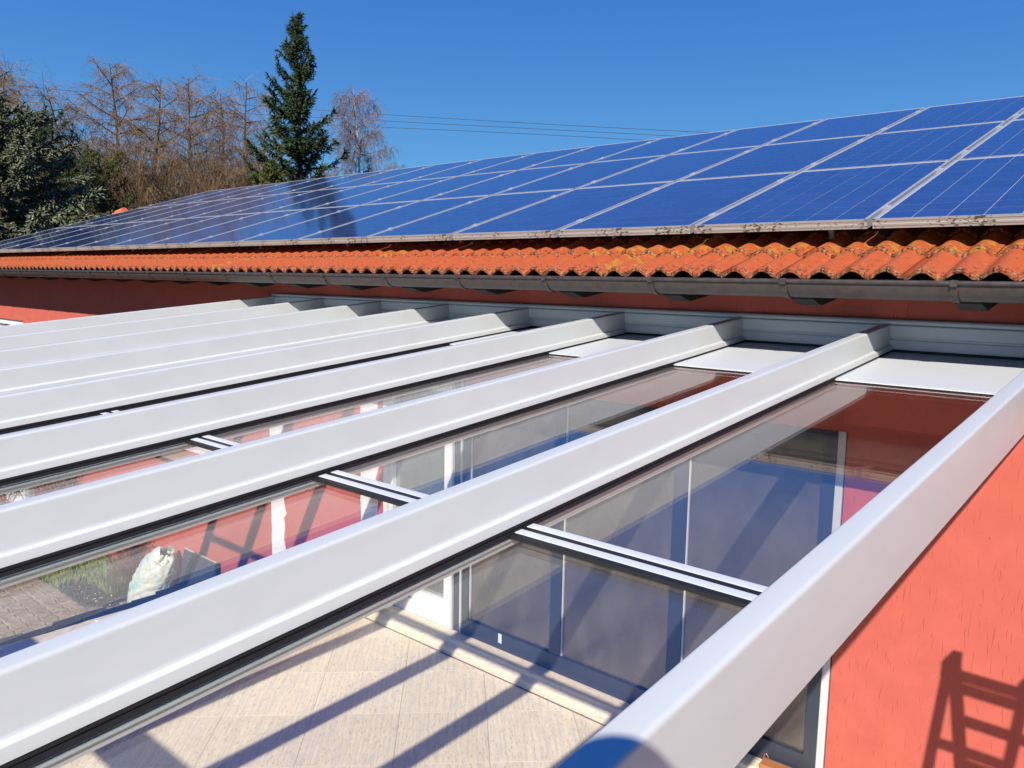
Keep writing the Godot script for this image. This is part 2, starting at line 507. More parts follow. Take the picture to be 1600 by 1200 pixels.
func build_terrace():
	var x0 := -7.14
	var x1 := 3.0
	var z1 := 6.2
	var g := Geo.new()
	g.box(Vector3(x0, YARD - 0.05, -0.0), Vector3(x1, -0.022, z1))
	var ter := obj("terrace_floor", g.mesh(), M.grout)
	tag(ter, "", "", "", "structure")
	rng.seed = 9
	var area := PackedVector2Array([Vector2(x0, 0.2), Vector2(-5.68, 0.2), Vector2(-5.68, 0.17), Vector2(x1, 0.17), Vector2(x1, z1), Vector2(x0, z1)])
	var hole := PackedVector2Array([Vector2(-6.25, 0.62), Vector2(-5.62, 0.62), Vector2(-5.62, 0.92), Vector2(-6.25, 0.92)])
	var s := 0.6
	var q := sqrt(0.5)
	for iu in range(-14, 14):
		for iv in range(-16, 8):
			var u0 := -2.12 + iu * s
			var v0 := -4.13 + iv * s
			var c := PackedVector2Array()
			for e in [Vector2(0, 0), Vector2(1, 0), Vector2(1, 1), Vector2(0, 1)]:
				var u: float = u0 + 0.001 + e.x * (s - 0.002)
				var v: float = v0 + 0.001 + e.y * (s - 0.002)
				c.append(Vector2((u + v) * q, (u - v) * q))
			var parts := Geometry2D.intersect_polygons(c, area)
			for p in parts:
				var cuts := Geometry2D.clip_polygons(p, hole)
				for r in cuts:
					if r.size() < 3: continue
					var gg := Geo.new()
					prism_into(gg, r, -0.02, rng.randf_range(-0.0004, 0.0004), 0.0006, true, Vector2(q, q), Vector2(rng.randf(), rng.randf()), 0.9)
					obj("floor_tile", gg.mesh(), M.travertine[rng.randi() % 3], ter)
	# gravel left where a tile is missing
	g = Geo.new()
	g.colored = true
	for k in 900:
		var p := Vector3(rng.randf_range(-6.24, -5.63), -0.018 + rng.randf() * 0.008, rng.randf_range(0.63, 0.91))
		var r := rng.randf_range(0.005, 0.014)
		var t := rng.randf_range(0.6, 1.3)
		g.col = Color(0.27 * t, 0.19 * t, 0.12 * t)
		g.box(Vector3(-r, -r * 0.6, -r * 0.8), Vector3(r, r * 0.6, r * 0.8), Transform3D(Basis.from_euler(Vector3(rng.randf(), rng.randf() * 6.0, rng.randf())), p))
	tag(obj("gravel", g.mesh(), M.veg, ter), "", "", "", "stuff")
	# plinth step below the windows: two rounded courses of stone
	var pl := node("plinth_step")
	tag(pl, "cream stone plinth step with rounded nose below the terrace windows", "step")
	var joints := [-5.5, -4.62, -3.72, -2.82, -1.92, -1.02, -0.12, 0.78]
	for k in joints.size() - 1:
		g = Geo.new()
		g.extrude(rounded([Vector2(0, 0.004), Vector2(0.158, 0.004), Vector2(0.158, 0.062), Vector2(0.115, 0.085), Vector2(0.105, 0.12), Vector2(0.0, 0.126)], [0, 0.0, 0.02, 0.01, 0.012, 0]), Vector3(joints[k] + 0.001, 0, 0.002), Vector3(0, 0, 1), Vector3(0, 1, 0), Vector3(joints[k + 1] - joints[k] - 0.002, 0, 0), true, true)
		obj("stone", g.mesh(), M.kerb, pl)
	# black membrane turned up along the raw edge
	g = Geo.new()
	for k in 12:
		var z := 0.8 + k * 0.22
		g.box(Vector3(-0.006, 0, 0), Vector3(0.004, 0.07 + 0.02 * sin(k * 1.7), 0.22), Transform3D(Basis(Vector3(0, 0, 1), 0.25 * sin(k * 0.9)), Vector3(x0 + 0.05 + 0.01 * sin(k * 1.3), -0.001, z)))
	tag(obj("membrane_strip", g.mesh(), M.rubber), "black waterproofing membrane turned up along the raw terrace edge", "membrane")
	var scraps := [Vector3(-6.95, 0.004, 1.75), Vector3(-6.8, 0.004, 1.45), Vector3(-6.72, 0.004, 2.2)]
	for k in 3:
		g = Geo.new()
		g.box(Vector3(-0.09, 0, -0.02), Vector3(0.09, 0.012, 0.02), Transform3D(Basis(Vector3.UP, 0.4 + k), scraps[k]))
		g.box(Vector3(-0.03, 0, -0.03), Vector3(0.05, 0.02, 0.03), Transform3D(Basis(Vector3.UP, 1.4 + k), scraps[k] + Vector3(0.03, 0.0, 0.02)))
		tag(obj("offcut", g.mesh(), M.pvc), "small white plastic offcut lying on the terrace by the membrane", "offcut", "white offcuts on the terrace")

# ---------------------------------------------------------------- house
func wall_mesh(x0: float, x1: float, y0: float, y1: float, z: float, depth: float, holes: Array) -> ArrayMesh:
	var g := Geo.new()
	var xs := [x0, x1]
	var ys := [y0, y1]
	for h in holes:
		xs.append_array([h.position.x, h.end.x]); ys.append_array([h.position.y, h.end.y])
	xs.sort(); ys.sort()
	for i in xs.size() - 1:
		for j in ys.size() - 1:
			if xs[i + 1] - xs[i] < 1e-4 or ys[j + 1] - ys[j] < 1e-4: continue
			var mid := Vector2((xs[i] + xs[i + 1]) / 2, (ys[j] + ys[j + 1]) / 2)
			if holes.any(func(h): return h.has_point(mid)): continue
			for zz in [z, z - depth]:
				g.quad(Vector3(xs[i], ys[j], zz), Vector3(xs[i + 1], ys[j], zz), Vector3(xs[i + 1], ys[j + 1], zz), Vector3(xs[i], ys[j + 1], zz), Vector3(0, 0, 1 if zz == z else -1))
	for h in holes:
		var a: Vector2 = h.position
		var b: Vector2 = h.end
		g.quad(Vector3(a.x, a.y, z), Vector3(a.x, b.y, z), Vector3(a.x, b.y, z - depth), Vector3(a.x, a.y, z - depth), Vector3.RIGHT)
		g.quad(Vector3(b.x, a.y, z), Vector3(b.x, b.y, z), Vector3(b.x, b.y, z - depth), Vector3(b.x, a.y, z - depth), Vector3.LEFT)
		g.quad(Vector3(a.x, a.y, z), Vector3(b.x, a.y, z), Vector3(b.x, a.y, z - depth), Vector3(a.x, a.y, z - depth), Vector3.UP)
		g.quad(Vector3(a.x, b.y, z), Vector3(b.x, b.y, z), Vector3(b.x, b.y, z - depth), Vector3(a.x, b.y, z - depth), Vector3.DOWN)
	for e in [x0, x1]:
		g.quad(Vector3(e, y0, z), Vector3(e, y1, z), Vector3(e, y1, z - depth), Vector3(e, y0, z - depth), Vector3(-1 if e == x0 else 1, 0, 0))
	g.quad(Vector3(x0, y1, z), Vector3(x1, y1, z), Vector3(x1, y1, z - depth), Vector3(x0, y1, z - depth), Vector3.UP)
	return g.mesh()

func frame_bars(x0: float, x1: float, y0: float, y1: float, w: float, z0: float, z1: float, lower := -1.0) -> ArrayMesh:
	var g := Geo.new()
	var lw := w if lower < 0.0 else lower
	g.box(Vector3(x0, y0, z0), Vector3(x0 + w, y1, z1)); g.box(Vector3(x1 - w, y0, z0), Vector3(x1, y1, z1))
	g.box(Vector3(x0 + w, y0, z0 + 0.001), Vector3(x1 - w, y0 + lw, z1 - 0.002)); g.box(Vector3(x0 + w, y1 - w, z0 + 0.001), Vector3(x1 - w, y1, z1 - 0.002))
	return g.mesh()

func flat_pane(x0: float, x1: float, y0: float, y1: float, z: float) -> ArrayMesh:
	var g := Geo.new()
	g.box(Vector3(x0, y0, z - 0.008), Vector3(x1, y1, z))
	return g.mesh()

func build_house():
	var xl := -17.3
	var xr := 4.0
	var house := node("house")
	tag(house, "long low house with coral red plaster walls and orange tiled roof", "house")
	var holes := [Rect2(-5.36, 0.126, 3.90, 2.06), Rect2(-9.5, 0.93, 1.2, 1.15), Rect2(-15.45, -0.92, 1.45, 3.14)]
	obj("facade_wall", wall_mesh(xl + 0.5, xr - 0.5, YARD - 0.06, 3.06, 0.0, 0.34, holes), M.plaster, house)
	# end walls and rear wall close the rooms
	var g := Geo.new()
	for x in [xl + 0.5, xr - 0.84]:
		var prof := PackedVector2Array([Vector2(-0.345, YARD - 0.05), Vector2(-9.2, YARD - 0.05), Vector2(-9.2, 3.0), Vector2(-4.77, 4.42), Vector2(-0.345, 3.04)])
		g.extrude(prof, Vector3(x, 0, 0), Vector3(0, 0, 1), Vector3(0, 1, 0), Vector3(0.34, 0, 0))
	g.box(Vector3(xl + 0.5, YARD - 0.05, -9.54), Vector3(xr - 0.5, 3.0, -9.201))
	obj("outer_walls", g.mesh(), M.plaster, house)
	g = Geo.new()
	g.box(Vector3(xl + 0.85, 0.0, -9.19), Vector3(xr - 0.85, 0.1, -0.345))
	g.box(Vector3(xl + 0.85, 2.6, -9.19), Vector3(xr - 0.85, 2.7, -0.345))
	g.box(Vector3(xl + 0.85, YARD, -4.1), Vector3(xr - 0.85, 2.59, -4.0))
	obj("inner_floors", g.mesh(), M.concrete, house)
	# white unpainted strips with brushed edges
	rng.seed = 17
	for s in [[-7.13, -6.9, 0.126], [-5.67, -5.46, 0.126]]:
		g = Geo.new()
		var left := []
		var right := []
		var n := 46
		for k in n + 1:
			var y: float = lerpf(0.0, 2.55, float(k) / n)
			left.append(Vector3(s[0] + rng.randf_range(-0.006, 0.004), y, 0.004))
			right.append(Vector3(s[1] + rng.randf_range(-0.012, 0.028) * (1.0 if rng.randf() < 0.7 else 1.6), y, 0.004))
		for k in n:
			g.quad(left[k], right[k], right[k + 1], left[k + 1], Vector3(0, 0, 1))
			g.quad(left[k], left[k + 1], left[k + 1] - Vector3(0, 0, 0.004), left[k] - Vector3(0, 0, 0.004), Vector3.LEFT)
			g.quad(right[k], right[k + 1], right[k + 1] - Vector3(0, 0, 0.004), right[k] - Vector3(0, 0, 0.004), Vector3.RIGHT)
		obj("white_strip", g.mesh(), M.white_paint, house).set_meta("label", "white unpainted strip with brushed edges on the red wall")
	# large garden window under protective film
	var w := node("garden_window", house)
	w.set_meta("label", "dark framed garden window with panes covered in grey film")
	obj("frame", frame_bars(-4.384, -1.513, 0.128, 2.184, 0.07, -0.13, 0.004, 0.13), M.anthracite, w)
	for x in [-3.435, -2.463]:
		g = Geo.new()
		g.box(Vector3(x - 0.05, 0.258, -0.128), Vector3(x + 0.05, 2.114, -0.002))
		obj("mullion", g.mesh(), M.anthracite, w)
	for p in [[-4.314, -3.485], [-3.385, -2.513], [-2.413, -1.583]]:
		obj("pane", film_mesh(p[0] + 0.001, p[1] - 0.001, 0.259, 2.113, -0.022), M.film, w)
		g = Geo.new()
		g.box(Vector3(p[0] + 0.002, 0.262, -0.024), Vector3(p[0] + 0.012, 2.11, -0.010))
		obj("film_seam_highlight", g.mesh(), M.film_edge, w)  # pale strip at the film seam, its colour draws the highlight beside the mullion
	g = Geo.new()
	g.box(Vector3(-1.512, 0.128, -0.12), Vector3(-1.470, 2.184, -0.004))
	obj("side_trim", g.mesh(), M.film_edge, w)
	for t in [[-3.98, 0.18]]:
		g = Geo.new()
		g.box(Vector3(t[0], t[1], 0.0045), Vector3(t[0] + 0.035, t[1] + 0.075, 0.007))
		obj("tape", g.mesh(), M.tape, w)
	# white terrace door beside it
	var d := node("terrace_door", house)
	d.set_meta("label", "white framed glazed terrace door")
	obj("frame", frame_bars(-5.358, -4.507, 0.128, 2.184, 0.055, -0.12, 0.004, 0.12), M.pvc, d)
	obj("leaf", frame_bars(-5.302, -4.563, 0.249, 2.128, 0.05, -0.10, -0.015, 0.09), M.pvc, d)
	obj("pane", flat_pane(-5.251, -4.614, 0.340, 2.077, -0.05), M.window_glass, d)
	g = Geo.new()
	g.box(Vector3(-4.505, 0.128, -0.10), Vector3(-4.488, 2.184, 0.012))
	g.box(Vector3(-4.402, 0.128, -0.10), Vector3(-4.385, 2.184, 0.014))
	obj("post_trim", g.mesh(), M.film_edge, d)
	g = Geo.new()
	g.box(Vector3(-4.487, 0.128, -0.10), Vector3(-4.403, 2.184, -0.006))
	obj("post", g.mesh(), M.anthracite, d)
	# window with brown sill further along
	var k2 := node("side_window", house)
	obj("frame", frame_bars(-9.5, -8.3, 0.93, 2.08, 0.09, -0.16, -0.05), M.pvc, k2)
	obj("pane", flat_pane(-9.409, -8.391, 1.021, 1.989, -0.09), M.window_glass, k2)
	g = Geo.new()
	g.box(Vector3(-9.62, 0.86, -0.05), Vector3(-8.2, 0.925, 0.17))
	obj("sill", g.mesh(), M.sill_brown, k2)
	var k3 := node("far_door", house)
	obj("frame", frame_bars(-15.45, -14.0, -0.92, 2.22, 0.09, -0.16, -0.04, 0.14), M.pvc, k3)
	g = Geo.new()
	g.box(Vector3(-14.77, -0.78, -0.15), Vector3(-14.67, 2.13, -0.045))
	obj("mullion", g.mesh(), M.pvc, k3)
	obj("pane", flat_pane(-15.359, -14.771, -0.779, 2.129, -0.09), M.window_glass, k3)
	obj("pane", flat_pane(-14.669, -14.091, -0.779, 2.129, -0.09), M.window_glass, k3)
	g = Geo.new()
	g.box(Vector3(-15.8, YARD - 0.05, 0.005), Vector3(-13.7, -0.93, 0.7))
	obj("door_step", g.mesh(), M.concrete, k3)
	build_roof(house, xl, xr)

# slightly buckled sheet with thickness
func film_mesh(x0: float, x1: float, y0: float, y1: float, z: float) -> ArrayMesh:
	var g := Geo.new()
	var nx := 14
	var ny := 24
	var nz := noise(0.9, 55, 3)
	var at := func(i, j): 
		var x: float = lerpf(x0, x1, float(i) / nx)
		var y: float = lerpf(y0, y1, float(j) / ny)
		var e: float = minf(1.0, minf(minf(i, nx - i) / 2.0, minf(j, ny - j) / 2.0))
		return Vector3(x, y, z + 0.006 * e * nz.get_noise_2d(x * 2.2 + y * 0.7, y * 1.6))
	var nrm := func(i, j):
		var a: Vector3 = at.call(mini(i + 1, nx), j) - at.call(maxi(i - 1, 0), j)
		var b: Vector3 = at.call(i, mini(j + 1, ny)) - at.call(i, maxi(j - 1, 0))
		return a.cross(b).normalized()
	for j in ny + 1:
		for i in nx + 1:
			g.vert(at.call(i, j), nrm.call(i, j), Vector2(float(i) / nx, float(j) / ny))
	for j in ny:
		for i in nx:
			var a := j * (nx + 1) + i
			g.ix.append_array([a, a + nx + 1, a + 1, a + 1, a + nx + 1, a + nx + 2])
	g.box(Vector3(x0, y0, z - 0.03), Vector3(x1, y1, z - 0.012))
	return g.mesh()

func tile_mesh() -> ArrayMesh:
	var g := Geo.new()
	var wd := 0.298
	var ln := 0.42
	var nx := 28
	var th := 0.016
	var hgt := func(x: float): return 0.019 * cos(TAU * (x - 0.075) / 0.15) - 0.0015 * cos(2.0 * TAU * (x - 0.075) / 0.15)
	var slope := func(x: float): return (hgt.call(x + 0.001) - hgt.call(x - 0.001)) / 0.002
	for j in 3:
		var s := [0.0, 0.012, ln][j] as float
		for i in nx + 1:
			var x := wd * i / nx
			var drop := 0.004 if j == 0 else 0.0
			var lift := 0.006 if i >= nx - 1 else 0.0
			var nn := Vector3(-slope.call(x), 1, 0.6 if j == 0 else 0.0).normalized()
			g.vert(Vector3(x, hgt.call(x) - drop + lift, -s), nn, Vector2(x / wd, s / ln))
	for j in 2:
		for i in nx:
			var a := j * (nx + 1) + i
			g.ix.append_array([a, a + nx + 1, a + 1, a + 1, a + nx + 1, a + nx + 2])
	for i in nx:
		var xa := wd * i / nx
		var xb := wd * (i + 1) / nx
		var ya: float = hgt.call(xa) - 0.004 + (0.006 if i >= nx - 1 else 0.0)
		var yb: float = hgt.call(xb) - 0.004 + (0.006 if i + 1 >= nx - 1 else 0.0)
		g.quad(Vector3(xa, ya - th, 0), Vector3(xb, yb - th, 0), Vector3(xb, yb, 0), Vector3(xa, ya, 0), Vector3(0, 0, 1), [Vector2(xa / wd, 0.0), Vector2(xb / wd, 0.0), Vector2(xb / wd, 0.04), Vector2(xa / wd, 0.04)])
		g.quad(Vector3(xa, ya - th, 0), Vector3(xb, yb - th, 0), Vector3(xb, yb - th, -ln), Vector3(xa, ya - th, -ln), Vector3(0, -1, 0))
	for x in [0.0, wd]:
		var y: float = hgt.call(x)
		g.quad(Vector3(x, y - th, 0), Vector3(x, y + (0.002 if x > 0 else -0.004), 0), Vector3(x, y + (0.006 if x > 0 else 0.0), -ln), Vector3(x, y - th, -ln), Vector3(-1 if x == 0.0 else 1, 0, 0))
	return g.mesh()

func roof_y(z: float) -> float:
	return 3.036 + tan(ROOF_PITCH) * (0.52 - z)

func build_roof(house: Node3D, xl: float, xr: float):
	var ridge := -4.77
	var roof := node("roof", house)
	var g := Geo.new()
	var d := 0.045
	var prof := PackedVector2Array([Vector2(0.50, roof_y(0.50) - d), Vector2(ridge, roof_y(ridge) - d), Vector2(2 * ridge - 0.50, roof_y(0.50) - d), Vector2(2 * ridge - 0.50, roof_y(0.50) - d - 0.03), Vector2(ridge, roof_y(ridge) - d - 0.03), Vector2(0.50, roof_y(0.50) - d - 0.03)])
	g.extrude(prof, Vector3(xl, 0, 0), Vector3(0, 0, 1), Vector3(0, 1, 0), Vector3(xr - xl, 0, 0))
	obj("deck", g.mesh(), M.black_wood, roof)
	# clay tiles: four courses from the eave up, each tile a piece
	var tm := tile_mesh()
	rng.seed = 23
	var b := Basis(Vector3.RIGHT, ROOF_PITCH - 0.045)
	var n := int((xr - xl) / 0.3)
	for row in 4:
		var z := 0.52 - 0.346 * row
		for k in n:
			var growth := 0.75 if row > 0 else 0.3
			if xl + k * 0.3 < -3.4: growth = 0.08
			var o := obj("roof_tile", tm, M.tile[rng.randi() % 3 + (3 if rng.randf() < growth else 0)], roof)
			o.transform = Transform3D(b * Basis(Vector3.UP, rng.randf_range(-0.006, 0.006)), Vector3(xl + k * 0.3 + rng.randf_range(-0.002, 0.002), roof_y(z) + 0.006 + rng.randf_range(-0.003, 0.003), z + rng.randf_range(-0.006, 0.006)))
	# courses above, hidden below the solar modules, and the rear slope, as sheets of tiling
	g = Geo.new()
	var up := Vector3(0, sin(ROOF_PITCH), -cos(ROOF_PITCH))
	var top := Vector3(0, roof_y(ridge), ridge)
	var lowz := 0.52 - 0.346 * 4 + 0.02
	g.quad(Vector3(xl, roof_y(lowz), lowz), Vector3(xr, roof_y(lowz), lowz), Vector3(xr, top.y, top.z), Vector3(xl, top.y, top.z), Vector3.UP)
	g.quad(Vector3(xl, top.y, top.z), Vector3(xr, top.y, top.z), Vector3(xr, roof_y(0.5), 2 * ridge - 0.5), Vector3(xl, roof_y(0.5), 2 * ridge - 0.5), Vector3.UP)
	tag(obj("upper_tiling", g.mesh(), M.clay, roof), "", "", "", "stuff")
	g = Geo.new()
	for k in 5:
		g.box(Vector3(-0.15, 0, -0.12), Vector3(0.15, 0.05, 0.12), Transform3D(Basis(Vector3(0, 0, 1), 0.0), Vector3(-17.33, roof_y(-3.0) + 0.02 * k - 0.05, -3.0)))
	g.tube([Vector3(-17.5, roof_y(-3.0) + 0.08, -3.0), Vector3(-17.16, roof_y(-3.0) + 0.12, -3.0)], [0.07, 0.075], 10)
	obj("vent_tile", g.mesh(), M.clay, roof)
	# rafters with cut ends
	var rx := -0.10
	for k in 24:
		var x := rx - 0.735 * k
		if x < xl + 0.2: break
		g = Geo.new()
		g.extrude(PackedVector2Array([Vector2(0.48, 2.905), Vector2(0.48, 2.985), Vector2(-0.33, 3.10), Vector2(-0.33, 2.99), Vector2(0.002, 2.93), Vector2(0.36, 2.875)]), Vector3(x - 0.055, 0, 0), Vector3(0, 0, 1), Vector3(0, 1, 0), Vector3(0.11, 0, 0))
		obj("rafter", g.mesh(), M.black_wood, house)
	# half-round gutter with bead and straps
	var gut := node("gutter", house)
	gut.set_meta("label", "dark half round gutter along the eave")
	var cz := 0.602
	var cy := 2.990
	var r := 0.074
	var arc := PackedVector2Array()
	for k in 17:
		var a := PI + PI * k / 16.0
		arc.append(Vector2(cz + r * cos(a), cy + r * sin(a)))
	for k in 17:
		var a := TAU - PI * k / 16.0
		arc.append(Vector2(cz + (r - 0.003) * cos(a), cy + (r - 0.003) * sin(a)))
	g = Geo.new()
	g.extrude(arc, Vector3(xl + 0.1, 0, 0), Vector3(0, 0, 1), Vector3(0, 1, 0), Vector3(xr - xl - 0.2, 0, 0), true, true)
	obj("channel", g.mesh(), M.gutter, gut)
	g = Geo.new()
	g.tube([Vector3(xl + 0.1, cy + 0.003, cz + r + 0.004), Vector3(xr - 0.1, cy + 0.003, cz + r + 0.004)], [0.0105, 0.0105], 10)
	obj("bead", g.mesh(), M.gutter, gut)
	for k in 25:
		var x := -0.13 - 0.735 * k
		if x < xl + 0.3: break
		g = Geo.new()
		var pts := []
		for s in 13:
			var a := PI + PI * (s + 0.2) / 12.6
			pts.append(Vector2(cz + (r + 0.006) * cos(a), cy + (r + 0.006) * sin(a)))
		for s in 12:
			var p: Vector2 = pts[s]
			var q: Vector2 = pts[s + 1]
			var out := ((p + q) * 0.5 - Vector2(cz, cy)).normalized()
			g.quad(Vector3(x, p.y, p.x), Vector3(x + 0.028, p.y, p.x), Vector3(x + 0.028, q.y, q.x), Vector3(x, q.y, q.x), Vector3(0, out.y, out.x))
			for e in [0.0, 0.028]:
				g.quad(Vector3(x + e, p.y, p.x), Vector3(x + e, q.y, q.x), Vector3(x + e, q.y - out.y * 0.004, q.x - out.x * 0.004), Vector3(x + e, p.y - out.y * 0.004, p.x - out.x * 0.004), Vector3(-1 if e == 0.0 else 1, 0, 0))
		g.box(Vector3(x, cy - 0.012, cz + r), Vector3(x + 0.028, cy + 0.016, cz + r + 0.019))
		obj("strap", g.mesh(), M.gutter, gut)

# ---------------------------------------------------------------- solar modules
func build_solar():
	var pw := 0.984
	var pl := 1.61
	var pitch := 1.01
	var rowp := 1.628
	var zb := 0.122
	var yb := 3.313
	var th := 0.049
	var s := Vector3(0, sin(ROOF_PITCH), -cos(ROOF_PITCH))
	var up := Vector3(0, cos(ROOF_PITCH), sin(ROOF_PITCH))
	var b := Basis(Vector3.RIGHT, up, -s)
	# local axes: x along the eave, y out of the module, -z up the roof, top face at y = 0
	var fr := Geo.new()
	var fl := 0.013
	for e in [0.0, pw - fl]:
		fr.box(Vector3(e, -th, -pl + fl), Vector3(e + fl, 0, -fl))
	fr.box(Vector3(0, -th, -pl), Vector3(pw, 0, -pl + fl))
	fr.box(Vector3(0, -th, -fl), Vector3(pw, 0, -0.004))
	var fm := fr.mesh()
	var front := []
	for k in 3:
		var g := Geo.new()
		var o := 0.31 * k
		var y := [0.0, -0.010, -0.013, -0.023, -0.026, -0.036, -0.039, -th]
		var z := [0.0, 0.0, -0.002, -0.002, 0.0, 0.0, -0.002, -0.002]
		g.quad(Vector3(0, 0, -0.004), Vector3(pw, 0, -0.004), Vector3(pw, 0, 0), Vector3(0, 0, 0), Vector3.UP, [Vector2(o, 0), Vector2(o + 0.7, 0), Vector2(o + 0.7, 0.05), Vector2(o, 0.05)])
		for i in 7:
			g.quad(Vector3(0, y[i], z[i]), Vector3(pw, y[i], z[i]), Vector3(pw, y[i + 1], z[i + 1]), Vector3(0, y[i + 1], z[i + 1]), Vector3(0, 0, 1), [Vector2(o, -y[i] / th), Vector2(o + 0.7, -y[i] / th), Vector2(o + 0.7, -y[i + 1] / th), Vector2(o, -y[i + 1] / th)])
		for e in [0.0, pw]:
			g.quad(Vector3(e, 0, -0.004), Vector3(e, 0, 0), Vector3(e, -th, 0), Vector3(e, -th, -0.004), Vector3(-1 if e == 0.0 else 1, 0, 0))
		front.append(g.mesh())
	var bk := Geo.new()
	bk.box(Vector3(fl, -0.010, -pl + fl), Vector3(pw - fl, -0.004, -fl))
	var bm := bk.mesh()
	var cg := Geo.new()
	cg.box(Vector3(0, -0.0035, -0.1490), Vector3(0.1530, -0.0025, 0))
	var cm := cg.mesh()
	var x_in := (pw - 6 * 0.157) / 2 + 0.003
	var z_in := (pl - 10 * 0.157) / 2 + 0.0012
	var all := Geo.new()
	for i in 6:
		for j in 10:
			all.box(Vector3(x_in + i * 0.157, -0.0035, -z_in - j * 0.157 - 0.1490), Vector3(x_in + i * 0.157 + 0.1530, -0.0025, -z_in - j * 0.157))
	var am := all.mesh()
	var cl := Geo.new()
	cl.box(Vector3(-0.035, -0.03, -0.02), Vector3(0.009, 0.004, 0.02))
	cl.box(Vector3(-0.018, 0.004, -0.006), Vector3(-0.008, 0.010, 0.006))
	var clm := cl.mesh()
	rng.seed = 31
	var where := ["eave", "middle", "ridge"]
	var ordinal := ["first", "second", "third", "fourth", "fifth", "sixth", "seventh", "eighth", "ninth", "tenth", "eleventh", "twelfth", "thirteenth", "fourteenth", "fifteenth", "sixteenth", "seventeenth", "eighteenth"]
	for row in 3:
		for n in range(-3, 15):
			var p := node("solar_panel")
			var x := -1.39 - 1.01 * (n + 1) + 0.013
			var base := Vector3(x, yb, zb) + s * (rowp * row)
			p.transform = Transform3D(b, base)
			tag(p, "blue solar panel, %s row, %s column counted from the spruce end" % [where[row], ordinal[14 - n]], "solar panel", "solar panels on the roof")
			obj("frame", fm, M.frame_plain, p)
			obj("frame_front", front[rng.randi() % 3], M.frame, p)
			obj("backsheet", bm, M.backsheet, p)
			if row == 0 and n >= -1 and n < 4:
				for i in 6:
					for j in 10:
						var c := obj("cell", cm, M.cell[(i * 7 + j * 3 + n + 8 + rng.randi() % 2) % 4], p)
						c.position = Vector3(x_in + i * 0.157, 0, -z_in - j * 0.157)
			else:
				tag(obj("cells", am, M.cell[rng.randi() % 4], p), "", "", "", "stuff")
			for e in [0.28, 1.30]:
				obj("clamp", clm, M.steel, p).position = Vector3(0, 0, -e)
	# rails carrying the modules, standing on the tiles
	for row in 3:
		for e in [0.28, 1.30]:
			var g := Geo.new()
			var o: Vector3 = Vector3(0, yb, zb) + s * (rowp * row + e) - up * (th + 0.041)
			g.box(Vector3(-16.5, 0, -0.02), Vector3(3.0, 0.04, 0.02), Transform3D(b, Vector3(0, o.y, o.z)))
			for k in 14:
				g.box(Vector3(-16.3 + k * 1.46, -0.075, -0.015), Vector3(-16.27 + k * 1.46, -0.001, 0.015), Transform3D(b, Vector3(0, o.y, o.z)))
			tag(obj("mounting_rail", g.mesh(), M.steel), "aluminium rail below the %s part of the %s row of solar panels" % ["lower" if e < 1.0 else "upper", where[row]], "rail", "rails under the solar panels")

